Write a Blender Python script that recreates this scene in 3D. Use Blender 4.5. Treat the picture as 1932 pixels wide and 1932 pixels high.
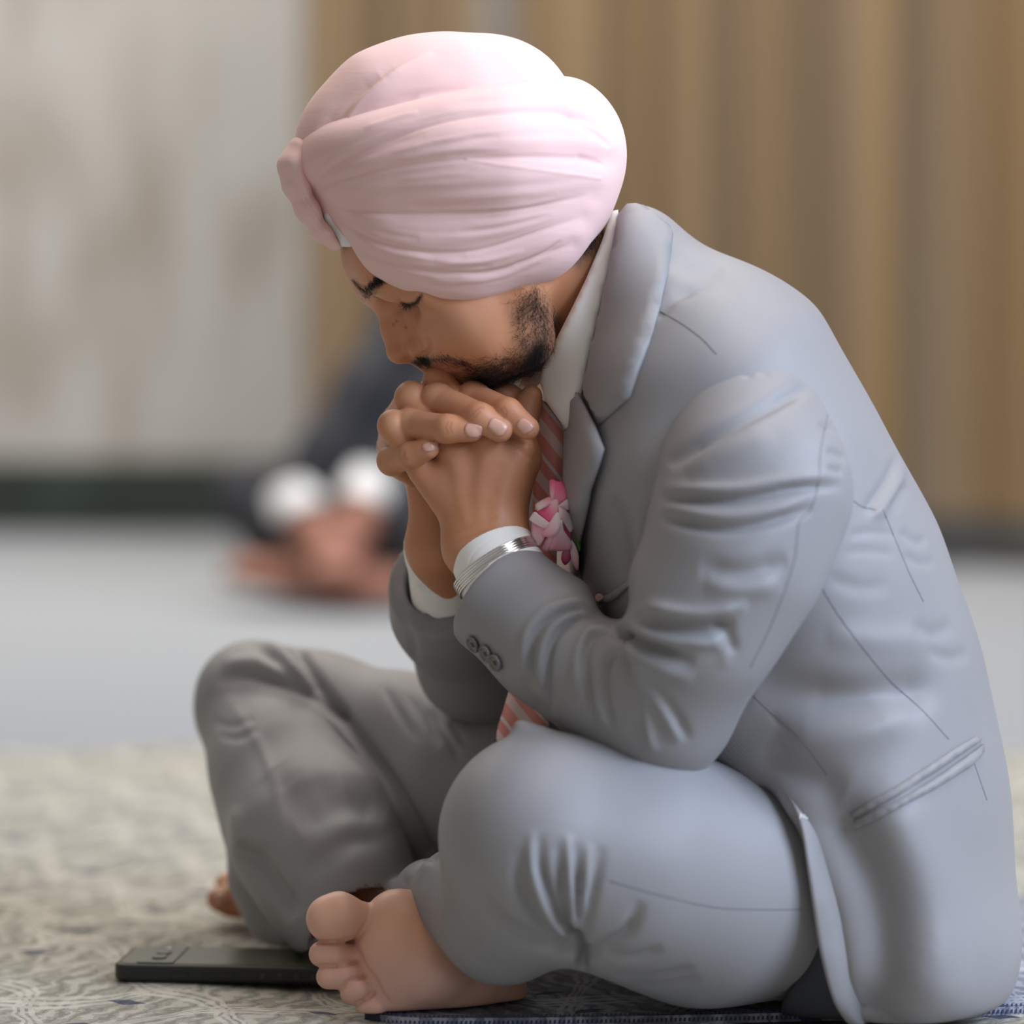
import bpy, bmesh, math, random
import numpy as np
from mathutils import Vector, Matrix
from mathutils.geometry import delaunay_2d_cdt
from mathutils.bvhtree import BVHTree

random.seed(7); RNG = np.random.default_rng(7)
for _o in list(bpy.data.objects): bpy.data.objects.remove(_o)
scene = bpy.context.scene
COL = scene.collection

# ---------------------------------------------------------------- camera
W = 1932.0; FPX = 6500.0; CAM_D = 2.40; CAM_H = 0.471; PITCH = math.radians(3.0)
CAM = np.array((0.0, -CAM_D, CAM_H))
FWD = np.array((0, math.cos(PITCH), -math.sin(PITCH))); UPV = np.array((0, math.sin(PITCH), math.cos(PITCH)))
RGT = np.array((1.0, 0, 0))
cd = bpy.data.cameras.new('camera'); cam = bpy.data.objects.new('camera', cd); COL.objects.link(cam)
cam.location = CAM; cam.rotation_euler = (math.pi/2 - PITCH, 0, 0)
cd.sensor_width = 36; cd.sensor_fit = 'HORIZONTAL'; cd.lens = FPX / W * 36
cd.clip_start = .05; cd.clip_end = 60
cd.dof.use_dof = True; cd.dof.focus_distance = 2.40; cd.dof.aperture_fstop = 2.4
scene.camera = cam

# ---------------------------------------------------------------- light
world = bpy.data.worlds.new('hall_ambience'); scene.world = world; world.use_nodes = True
_bg = world.node_tree.nodes['Background']; _bg.inputs[0].default_value = (1.0, .95, .89, 1); _bg.inputs[1].default_value = .24

def area_light(name, loc, target, size, energy, color):
    l = bpy.data.lights.new(name, 'AREA'); l.shape = 'RECTANGLE'; l.size, l.size_y = size; l.energy = energy; l.color = color
    o = bpy.data.objects.new(name, l); COL.objects.link(o); o.location = loc
    o.rotation_euler = (Vector(target) - Vector(loc)).to_track_quat('-Z', 'Y').to_euler()
    return o
# tall windows along the right side of the hall, a ceiling lamp over the carpet, added fill for the back wall
area_light('window_daylight', (2.9, -1.6, 2.2), (0.2, 0, .35), (2.4, 1.8), 195, (.64, .77, 1.0))
area_light('ceiling_lamp', (.7, .25, 3.0), (.1, 0, 0), (2.2, 2.2), 56, (1.0, .93, .86))
area_light('wall_fill', (-.8, 3.4, 3.4), (-.6, 5.0, .4), (4, 2.5), 205, (1.0, .96, .9))  # added unseen fill that brightens the marble wall and curtains
scene.view_settings.view_transform = 'Standard'; scene.view_settings.look = 'None'
scene.view_settings.exposure = 0.17; scene.view_settings.gamma = 1.0

# ---------------------------------------------------------------- pixel helpers (measured positions -> metres)
def ray(px, py):
    d = RGT*(px-966)/FPX + FWD + UPV*(966-py)/FPX
    return d
def P(px, py, Y):
    d = ray(px, py); t = (Y + CAM_D)/d[1]
    return CAM + d*t
def PZ(px, py, z=0.0):
    d = ray(px, py); t = (z - CAM_H)/d[2]
    return CAM + d*t
def S(r, Y=0.0): return r*(CAM_D + Y)/FPX
def proj(V):
    q = np.asarray(V, float) - CAM
    w = q @ FWD
    return np.stack((966 + FPX*(q @ RGT)/w, 966 - FPX*(q @ UPV)/w), -1)

# ---------------------------------------------------------------- signed distance modelling
class Prim:
    pass
def cone(a, b, ra, rb, M=None):
    """tapered capsule between two world points"""
    a = np.asarray(a, np.float32); b = np.asarray(b, np.float32); ab = b-a; L2 = float(ab @ ab) + 1e-12
    def f(p):
        t = np.clip(((p-a) @ ab)/L2, 0, 1)
        q = p - a - t[:, None]*ab
        return np.sqrt((q*q).sum(1)) - (ra + (rb-ra)*t)
    return f
def ball(c, r): return cone(c, np.asarray(c)+1e-5, r, r)
def ell(c, axes, radii):
    c = np.asarray(c, np.float32); A = np.asarray(axes, np.float32); R = np.asarray(radii, np.float32)
    def f(p):
        q = (p-c) @ A.T
        k0 = np.sqrt(((q/R)**2).sum(1)); k1 = np.sqrt(((q/(R*R))**2).sum(1)) + 1e-9
        return k0*(k0-1)/k1
    return f
def squash(a, b, ra, rb, axis, wa, wb):
    """capsule whose cross-section is stretched along `axis` by wa..wb"""
    a = np.asarray(a, np.float32); b = np.asarray(b, np.float32); n = np.asarray(axis, np.float32)
    ab = b-a; ab2 = ab - (ab @ n)*n; L2 = float(ab2 @ ab2) + 1e-12
    def f(p):
        q = p-a; t = np.clip((q @ ab2)/L2, 0, 1)
        q = q - t[:, None]*ab; l = q @ n; q = q - l[:, None]*n
        s = wa + (wb-wa)*t
        return np.sqrt((q*q).sum(1) + (l/s)**2) - (ra + (rb-ra)*t)
    return f
def half(pt, nrm):
    pt = np.asarray(pt, np.float32); n = np.asarray(nrm, np.float32); n = n/np.linalg.norm(n)
    return lambda p: (p-pt) @ n
def smin(a, b, k):
    if k <= 0: return np.minimum(a, b)
    h = np.maximum(k-np.abs(a-b), 0)/k
    return np.minimum(a, b) - h*h*k*.25
class Shape:
    """ordered list of smooth unions / cuts"""
    def __init__(s): s.ops = []
    def add(s, f, k=.006): s.ops.append(('u', f, k)); return s
    def sub(s, f, k=.002): s.ops.append(('s', f, k)); return s
    def isect(s, f, k=.002): s.ops.append(('i', f, k)); return s
    def __call__(s, p, marg=None, bidx=None, cen=None, rad=0):
        d = np.full(len(p), 1.0, np.float32)
        for op, f, k in s.ops:
            if cen is not None:
                fc = f(cen)
                lim = rad*2.6 + k
                act = (fc < lim) if op != 'i' else (np.abs(fc) < lim) | (fc > 0)
                m = act[bidx]
                if not m.any(): continue
                pp = p[m]; e = f(pp); dd = d[m]
            else:
                m = slice(None); e = f(p); dd = d
            if op == 'u': r = smin(dd, e, k)
            elif op == 's': r = -smin(-dd, e, k)
            else: r = -smin(-dd, -e, k)
            d[m] = r
        return d

def mesh_sdf(shape, lo, hi, h, B=6):
    lo = np.asarray(lo, float); hi = np.asarray(hi, float)
    nb = np.ceil((hi-lo)/(h*B)).astype(int) + 1
    ax = [lo[i] + (np.arange(nb[i])+.5)*B*h for i in range(3)]
    cen = np.stack(np.meshgrid(*ax, indexing='ij'), -1).reshape(-1, 3).astype(np.float32)
    dc = shape(cen)
    rad = B*h*.87
    act = (np.abs(dc) < rad*1.9).reshape(nb)
    a2 = act.copy()
    for i in range(3):
        sl = [slice(None)]*3; sr = [slice(None)]*3; sl[i] = slice(1, None); sr[i] = slice(0, -1)
        t = a2.copy(); t[tuple(sl)] |= a2[tuple(sr)]; a2 = t
    n = nb*B
    vals = np.repeat(np.repeat(np.repeat(dc.reshape(nb), B, 0), B, 1), B, 2).astype(np.float32)
    bi = np.argwhere(a2)
    off = np.stack(np.meshgrid(*[np.arange(B)]*3, indexing='ij'), -1).reshape(-1, 3)
    CH = 3000
    for s0 in range(0, len(bi), CH):
        bb = bi[s0:s0+CH]
        idx = (bb[:, None, :]*B + off[None]).reshape(-1, 3)
        pts = (lo + idx*h).astype(np.float32)
        bidx = np.repeat(np.arange(len(bb)), B**3)
        cc = (lo + (bb+.5)*B*h).astype(np.float32)
        vals[idx[:, 0], idx[:, 1], idx[:, 2]] = shape(pts, bidx=bidx, cen=cc, rad=rad)
    neg = vals < 0
    c8 = [(i, j, k) for i in (0, 1) for j in (0, 1) for k in (0, 1)]
    sh = tuple(n-1)
    cnt = np.zeros(sh, np.int8)
    for (i, j, k) in c8: cnt += neg[i:n[0]-1+i, j:n[1]-1+j, k:n[2]-1+k]
    cells = np.argwhere((cnt > 0) & (cnt < 8))
    cv = np.stack([vals[cells[:, 0]+i, cells[:, 1]+j, cells[:, 2]+k] for (i, j, k) in c8], 1)
    acc = np.zeros((len(cells), 3)); num = np.zeros(len(cells))
    for a in range(8):
        for b in range(a+1, 8):
            da = np.array(c8[b])-np.array(c8[a])
            if np.abs(da).sum() != 1: continue
            va, vb = cv[:, a], cv[:, b]; m = (va < 0) != (vb < 0)
            t = np.where(m, va/np.where(m, va-vb, 1), 0)
            acc += m[:, None]*(np.array(c8[a])[None] + t[:, None]*da[None]); num += m
    V = lo + (cells + acc/num[:, None])*h
    ind = np.full(sh, -1, np.int32); ind[cells[:, 0], cells[:, 1], cells[:, 2]] = np.arange(len(cells))
    quads = []
    for axn in range(3):
        u, v = (axn+1) % 3, (axn+2) % 3
        s0 = [slice(None)]*3; s1 = [slice(None)]*3
        s0[axn] = slice(0, -1); s1[axn] = slice(1, None)
        ch = neg[tuple(s0)] != neg[tuple(s1)]
        e = np.argwhere(ch)
        e = e[(e[:, u] > 0) & (e[:, v] > 0) & (e[:, u] < n[u]-1) & (e[:, v] < n[v]-1)]
        inside = neg[e[:, 0], e[:, 1], e[:, 2]]
        def g(du, dv):
            q = e.copy(); q[:, u] -= du; q[:, v] -= dv
            return ind[q[:, 0], q[:, 1], q[:, 2]]
        q = np.stack((g(1, 1), g(0, 1), g(0, 0), g(1, 0)), 1)
        q[~inside] = q[~inside][:, ::-1]
        quads.append(q)
    Q = np.concatenate(quads); Q = Q[(Q >= 0).all(1)]
    return V, Q

def normals(V, Q):
    a, b, c, d = (V[Q[:, i]] for i in range(4))
    fn = np.cross(c-a, d-b)
    N = np.zeros_like(V)
    for i in range(4):
        for ax in range(3): N[:, ax] += np.bincount(Q[:, i], fn[:, ax], len(V))
    return N/(np.linalg.norm(N, axis=1)[:, None] + 1e-12)
def relax(V, Q, it=2, lam=.5, mask=None):
    E = np.concatenate([Q[:, [0, 1]], Q[:, [1, 2]], Q[:, [2, 3]], Q[:, [3, 0]]])
    E = np.concatenate([E, E[:, ::-1]])
    cnt = np.bincount(E[:, 0], minlength=len(V)) + 1e-9
    for k in range(it):
        A = np.stack([np.bincount(E[:, 0], V[E[:, 1], ax], len(V)) for ax in range(3)], 1)/cnt[:, None]
        D = (A-V)*lam
        V = V + (D if mask is None else D*mask[:, None])
    return V

def seg_dist(pp, line):
    """distance, arc parameter (0..1) and side of 2-D points to a polyline"""
    L = np.asarray(line, float); seg = L[1:]-L[:-1]; ln = np.linalg.norm(seg, axis=1); cum = np.concatenate(([0], np.cumsum(ln)))
    best = np.full(len(pp), 1e9); arc = np.zeros(len(pp)); side = np.zeros(len(pp))
    for i in range(len(seg)):
        q = pp - L[i]; t = np.clip((q @ seg[i])/(ln[i]**2+1e-9), 0, 1)
        r = q - t[:, None]*seg[i]; d = np.sqrt((r*r).sum(1))
        m = d < best
        best[m] = d[m]; arc[m] = (cum[i] + t[m]*ln[i])/cum[-1]
        side[m] = np.sign(seg[i][0]*q[m, 1] - seg[i][1]*q[m, 0])
    return best, arc, side
def smooth_line(pts, n=8):
    p = np.asarray(pts, float)
    if len(p) < 3: return p
    q = np.concatenate((2*p[:1]-p[1:2], p, 2*p[-1:]-p[-2:-1])); out = []
    for i in range(1, len(q)-2):
        for t in np.linspace(0, 1, n, endpoint=False):
            a, b, c, d = q[i-1], q[i], q[i+1], q[i+2]
            out.append(.5*(2*b + (c-a)*t + (2*a-5*b+4*c-d)*t*t + (3*b-a-3*c+d)*t**3))
    out.append(p[-1]); return np.array(out)
def folds(V, Q, strokes, facing=.05):
    """cloth folds, creases and skin lines: real relief along traced lines on the side that faces the photographer.
    stroke = (kind, points, width_px, height_m[, taper])  kind: g groove, r ridge, s step, f fold (ridge one side, groove other)"""
    N = normals(V, Q)
    view = CAM - V; view /= np.linalg.norm(view, axis=1)[:, None]
    fac = np.clip(((N*view).sum(1)-facing)*4, 0, 1)
    pp = proj(V); disp = np.zeros(len(V))
    cand = fac > 0
    for st in strokes:
        kind, pts, w, a = st[:4]; tap = st[4] if len(st) > 4 else 1
        L = smooth_line(pts)
        R = w*3.2
        m = cand & (pp[:, 0] > L[:, 0].min()-R) & (pp[:, 0] < L[:, 0].max()+R) & (pp[:, 1] > L[:, 1].min()-R) & (pp[:, 1] < L[:, 1].max()+R)
        ix = np.nonzero(m)[0]
        if not len(ix): continue
        d, arc, side = seg_dist(pp[ix], L)
        tp = np.clip(np.minimum(arc, 1-arc)*(5 if tap == 1 else 3), 0, 1)**.7 if tap == 1 else (np.ones(len(ix)) if tap == 0 else
             (np.clip((1-arc)*2.5, 0, 1)**.8 if tap == 2 else np.clip(arc*2.5, 0, 1)**.8))
        x = d/w
        if kind == 'g': pr = -np.exp(-x*x)
        elif kind == 'r': pr = np.exp(-x*x)
        elif kind == 's': pr = np.where(side > 0, np.exp(-x*1.1), np.exp(-(x*3.2)**2))
        elif kind == 't': pr = np.where(side < 0, np.exp(-x*1.1), np.exp(-(x*3.2)**2))
        elif kind == 'f': pr = 1.6*side*x*np.exp(-x*x*.9)
        elif kind == 'F': pr = -1.6*side*x*np.exp(-x*x*.9)
        disp[ix] += a*pr*tp
    return V + N*(disp*fac)[:, None]

def link(name, V, F, mat=None, parent=None, smooth=True):
    me = bpy.data.meshes.new(name)
    V = np.asarray(V, np.float32)
    if isinstance(F, np.ndarray) and F.ndim == 2:
        k = F.shape[1]
        me.vertices.add(len(V)); me.vertices.foreach_set('co', V.ravel())
        me.loops.add(F.size); me.loops.foreach_set('vertex_index', F.astype(np.int32).ravel())
        me.polygons.add(len(F)); me.polygons.foreach_set('loop_start', np.arange(0, F.size, k, dtype=np.int32))
        me.update(calc_edges=True); me.validate()
    else:
        me.from_pydata([tuple(map(float, v)) for v in V], [], [tuple(map(int, f)) for f in F])
    if smooth: me.polygons.foreach_set('use_smooth', np.ones(len(me.polygons), bool))
    if mat: me.materials.append(mat)
    o = bpy.data.objects.new(name, me); COL.objects.link(o)
    if parent: adopt(o, parent)
    return o
def paint(o, name, C):
    a = o.data.attributes.new(name, 'FLOAT_COLOR', 'POINT')
    C = np.asarray(C, np.float32)
    if C.shape[1] == 3: C = np.concatenate((C, np.ones((len(C), 1), np.float32)), 1)
    a.data.foreach_set('color', C.ravel())
def tag(o, label=None, cat=None, group=None, kind=None):
    if label: o['label'] = label
    if cat: o['category'] = cat
    if group: o['group'] = group
    if kind: o['kind'] = kind
    return o
def empty(name, loc, label, cat, group=None):
    o = bpy.data.objects.new(name, None); COL.objects.link(o); o.location = loc; o.empty_display_size = .05
    bpy.context.view_layer.update()
    return tag(o, label, cat, group)
def adopt(child, parent):
    child.parent = parent
    if parent.type == 'EMPTY': child.matrix_parent_inverse = Matrix.Translation(parent.location).inverted()
    return child

def tube(name, pts, r, mat, parent=None, sides=8, caps=True, taper=None, closed=False):
    p = np.asarray(pts, float); n = len(p)
    T = np.gradient(p, axis=0) if not closed else np.roll(p, -1, 0)-np.roll(p, 1, 0)
    T /= np.linalg.norm(T, axis=1)[:, None] + 1e-12
    ref = np.array((0, 0, 1.0)) if abs(T[0][2]) < .9 else np.array((1.0, 0, 0))
    u = np.cross(T[0], ref); u /= np.linalg.norm(u); V = []; 
    for i in range(n):
        u = u - (u @ T[i])*T[i]; u /= np.linalg.norm(u) + 1e-12; w = np.cross(T[i], u)
        rr = r if np.isscalar(r) else r[i]
        for k in range(sides):
            a = 2*math.pi*k/sides; V.append(p[i] + rr*(math.cos(a)*u + math.sin(a)*w))
    F = []
    m = n if closed else n-1
    for i in range(m):
        for k in range(sides):
            a, b = i*sides+k, i*sides+(k+1) % sides; j = (i+1) % n
            F.append((a, b, j*sides+(k+1) % sides, j*sides+k))
    if caps and not closed:
        F.append(tuple(range(sides))[::-1]); F.append(tuple((n-1)*sides+k for k in range(sides)))
    return link(name, V, F, mat, parent)

def sheet(name, outline, pos, thick, mat, parent=None, step=14, rim=0.0, smooth_out=True, nrm=None, rel=None):
    """a cloth piece: outline in measured pixels, pos(px,py)->(point, normal); solid with a rounded rim"""
    O = smooth_line(list(outline)+[outline[0]], 6)[:-1] if smooth_out else None
    if O is None:
        O = []
        for a, b in zip(outline, list(outline[1:])+[outline[0]]):
            a = np.array(a, float); b = np.array(b, float); k = max(1, int(np.linalg.norm(b-a)/step))
            O += [a+(b-a)*t/k for t in range(k)]
        O = np.array(O)
    def inside(q):
        x, y = q[:, 0], q[:, 1]; r = np.zeros(len(q), bool); j = len(O)-1
        for i in range(len(O)):
            xi, yi, xj, yj = *O[i], *O[j]
            c = ((yi > y) != (yj > y)) & (x < (xj-xi)*(y-yi)/(yj-yi+1e-12)+xi); r ^= c; j = i
        return r
    gx = np.arange(O[:, 0].min(), O[:, 0].max(), step); gy = np.arange(O[:, 1].min(), O[:, 1].max(), step)
    G = np.stack(np.meshgrid(gx, gy), -1).reshape(-1, 2); G = G[inside(G)]
    if len(G):
        d, _, _ = seg_dist(G, np.concatenate((O, O[:1]))); G = G[d > step*.45]
    pts = np.concatenate((O, G)); nO = len(O)
    r = delaunay_2d_cdt([Vector(p) for p in pts], [(i, (i+1) % nO) for i in range(nO)], [], 0, 1e-6)
    v2 = np.array([tuple(v) for v in r[0]]); tris = [tuple(t) for t in r[2]]
    cen = np.array([v2[list(t)].mean(0) for t in tris]); ok = inside(cen); tris = [t for t, k in zip(tris, ok) if k]
    ed, _, _ = seg_dist(v2, np.concatenate((O, O[:1])))
    PN = [pos(x, y) for x, y in v2]
    A = np.array([p for p, n in PN]); NN = np.array([n for p, n in PN])
    if rel is not None: A = A + NN*np.array([rel(x, y) for x, y in v2])[:, None]
    inn = np.clip(ed/max(rim, 1e-6), 0, 1) if rim > 0 else np.ones(len(ed))
    prof = np.sqrt(np.clip(1-(1-inn)**2, 0, 1))
    top = A + NN*(thick*(.35+.65*prof))[:, None]; bot = A - NN*(thick*.15)
    n = len(A); F = []
    for t in tris:
        a, b, c = t
        fn = np.cross(top[b]-top[a], top[c]-top[a])
        if fn @ NN[a] < 0: a, c = c, a
        F.append((a, b, c)); F.append((c+n, b+n, a+n))
    ec = {}
    for f in F[::2]:
        for x, y in ((f[0], f[1]), (f[1], f[2]), (f[2], f[0])): ec[(x, y)] = 1
    for (x, y) in list(ec):
        if (y, x) not in ec: F.append((y, x, x+n, y+n))
    return link(name, np.concatenate((top, bot)), F, mat, parent)
TREES = {}
def on_mesh(VQ, off=0.0, fallback=0.0):
    V, Q = VQ
    if id(V) not in TREES: TREES[id(V)] = BVHTree.FromPolygons(V.tolist(), Q.tolist())
    tree = TREES[id(V)]
    def pos(px, py):
        d = Vector(ray(px, py)).normalized()
        h = tree.ray_cast(Vector(CAM), d)
        if h[0] is None:
            q = P(px, py, fallback); hh = tree.find_nearest(Vector(q)); p, n = np.array(hh[0]), np.array(hh[1])
            return p + n*off, n
        n = np.array(h[1]); p = np.array(h[0])
        return p + n*off, n
    return pos
def on_depth(ctrl, k=2.0):
    """free-hanging piece: depth interpolated between measured control points (px,py,Y)"""
    C = np.array(ctrl, float); n = len(C); sc = 100.0
    phi = lambda r: np.sqrt(r*r + .04)
    D = np.hypot(C[:, None, 0]-C[None, :, 0], C[:, None, 1]-C[None, :, 1])/sc
    A = np.zeros((n+1, n+1)); A[:n, :n] = phi(D) + np.eye(n)*1e-3; A[:n, n] = 1; A[n, :n] = 1
    sol = np.linalg.solve(A, np.concatenate((C[:, 2], [0])))
    def yy(px, py):
        return float(phi(np.hypot(C[:, 0]-px, C[:, 1]-py)/sc) @ sol[:n] + sol[n])
    def pos(px, py):
        p = P(px, py, yy(px, py)); e = 6
        a = P(px+e, py, yy(px+e, py)) - P(px-e, py, yy(px-e, py)); b = P(px, py-e, yy(px, py-e)) - P(px, py+e, yy(px, py+e))
        n = np.cross(a, b); n /= np.linalg.norm(n)
        if n @ (CAM-p) < 0: n = -n
        return p, n
    return pos
def bounds(*pts, pad=.02):
    p = np.array(pts); return p.min(0)-pad, p.max(0)+pad
# ---------------------------------------------------------------- materials
def mat(name, color, rough=.6, spec=.5, metal=0, bump=None, var=None, sheen=0, attr=None, sss=0, aniso=None, coat=0):
    m = bpy.data.materials.new(name); m.use_nodes = True; nt = m.node_tree; b = nt.nodes['Principled BSDF']
    b.inputs['Base Color'].default_value = (*color, 1); b.inputs['Roughness'].default_value = rough
    b.inputs['Specular IOR Level'].default_value = spec; b.inputs['Metallic'].default_value = metal
    if sheen: b.inputs['Sheen Weight'].default_value = sheen; b.inputs['Sheen Roughness'].default_value = .45
    if coat: b.inputs['Coat Weight'].default_value = coat; b.inputs['Coat Roughness'].default_value = .2
    if sss:
        b.inputs['Subsurface Weight'].default_value = sss; b.inputs['Subsurface Radius'].default_value = (1, .35, .2); b.inputs['Subsurface Scale'].default_value = .006
    tc = nt.nodes.new('ShaderNodeTexCoord'); src = None
    if attr:
        a = nt.nodes.new('ShaderNodeAttribute'); a.attribute_name = attr; src = a.outputs['Color']
    if var:   # (scale, amount)
        nz = nt.nodes.new('ShaderNodeTexNoise'); nz.inputs['Scale'].default_value = var[0]; nz.inputs['Detail'].default_value = 4
        nt.links.new(tc.outputs['Object'], nz.inputs['Vector'])
        mr = nt.nodes.new('ShaderNodeMapRange'); mr.inputs[1].default_value = .3; mr.inputs[2].default_value = .7
        mr.inputs[3].default_value = 1-var[1]; mr.inputs[4].default_value = 1+var[1]; nt.links.new(nz.outputs['Fac'], mr.inputs[0])
        mx = nt.nodes.new('ShaderNodeMix'); mx.data_type = 'RGBA'; mx.blend_type = 'MULTIPLY'; mx.inputs[0].default_value = 1
        if src: nt.links.new(src, mx.inputs[6])
        else: mx.inputs[6].default_value = (*color, 1)
        nt.links.new(mr.outputs[0], mx.inputs[7]); src = mx.outputs[2]
    if src: nt.links.new(src, b.inputs['Base Color'])
    if bump:  # (kind, scale, strength, distance, stretch)
        kind, sc, stg, dist = bump[:4]
        mp = nt.nodes.new('ShaderNodeMapping'); nt.links.new(tc.outputs['Object'], mp.inputs[0])
        if len(bump) > 4: mp.inputs['Scale'].default_value = bump[4]
        if len(bump) > 5: mp.inputs['Rotation'].default_value = bump[5]
        if kind == 'noise':
            n = nt.nodes.new('ShaderNodeTexNoise'); n.inputs['Scale'].default_value = sc; n.inputs['Detail'].default_value = 5; out = n.outputs['Fac']
        elif kind == 'twill':
            n = nt.nodes.new('ShaderNodeTexWave'); n.inputs['Scale'].default_value = sc; n.bands_direction = 'DIAGONAL'; n.inputs['Distortion'].default_value = .6; out = n.outputs['Fac']
        else:
            n = nt.nodes.new('ShaderNodeTexVoronoi'); n.inputs['Scale'].default_value = sc; out = n.outputs['Distance']
        nt.links.new(mp.outputs[0], n.inputs['Vector'])
        bp = nt.nodes.new('ShaderNodeBump'); bp.inputs['Strength'].default_value = stg; bp.inputs['Distance'].default_value = dist
        nt.links.new(out, bp.inputs['Height']); nt.links.new(bp.outputs[0], b.inputs['Normal'])
    return m
def srgb(r, g, b):
    f = lambda c: ((c/255+.055)/1.055)**2.4 if c/255 > .04045 else c/255/12.92
    return (f(r), f(g), f(b))
M = {}
M['suit'] = mat('grey_suiting', (.268, .26, .266), .46, .4, sheen=.06, bump=('twill', 420, .22, .0006), var=(9, .04))
M['suit_dark'] = mat('dark_lining_shade', (.035, .035, .04), .5, .4)
M['thread'] = mat('seam_thread', (.15, .15, .17), .8, .2)
M['shirt'] = mat('white_cotton', (.88, .86, .82), .7, .3, bump=('noise', 300, .08, .0005))
M['tie'] = mat('coral_striped_silk', (.80, .34, .28), .4, .5)
M['turban'] = mat('pink_muslin', (.83, .56, .525), .85, .15, sheen=.15, bump=('noise', 55, .22, .0014, (.35, .35, 3.0), (0, .25, 0)))
M['undercloth'] = mat('white_undercloth', (.82, .82, .82), .8, .2)
M['skin'] = mat('skin', (.42, .2, .11), .46, .4, attr='tone', sss=.12, bump=('voronoi', 900, .10, .0004))
M['nail'] = mat('fingernail', (.66, .36, .27), .28, .5)
M['hair'] = mat('black_hair', (.012, .010, .009), .5, .4)
M['silver'] = mat('silver', (.78, .77, .76), .16, .5, metal=1)
M['button'] = mat('grey_horn', (.14, .13, .125), .28, .6)
M['petal'] = mat('rose_petal', (.85, .25, .4), .55, .3, attr='tone', sss=.1)
M['leaf'] = mat('green_leaf', (.08, .22, .04), .45, .4, var=(60, .3))
M['phone_case'] = mat('black_rubber_case', (.016, .017, .015), .42, .4)
M['phone_back'] = mat('olive_back_panel', (.055, .06, .036), .30, .5, var=(45, .25))
M['phone_glass'] = mat('camera_glass', (.01, .012, .01), .08, .6)
# ---------------------------------------------------------------- setting
def nodes_of(name):
    m = bpy.data.materials.new(name); m.use_nodes = True
    return m, m.node_tree, m.node_tree.nodes['Principled BSDF']
def N_(nt, t, **kw):
    n = nt.nodes.new(t)
    for k, v in kw.items(): setattr(n, k, v)
    return n
def math_(nt, op, a, b=None):
    n = nt.nodes.new('ShaderNodeMath'); n.operation = op
    for i, x in enumerate((a, b)):
        if x is None: continue
        if isinstance(x, (int, float)): n.inputs[i].default_value = x
        else: nt.links.new(x, n.inputs[i])
    return n.outputs[0]
def mixc(nt, fac, c1, c2):
    n = nt.nodes.new('ShaderNodeMix'); n.data_type = 'RGBA'
    for i, x in ((0, fac), (6, c1), (7, c2)):
        if isinstance(x, (int, float)): n.inputs[i].default_value = x
        elif isinstance(x, tuple): n.inputs[i].default_value = (*x, 1)
        else: nt.links.new(x, n.inputs[i])
    return n.outputs[2]

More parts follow.
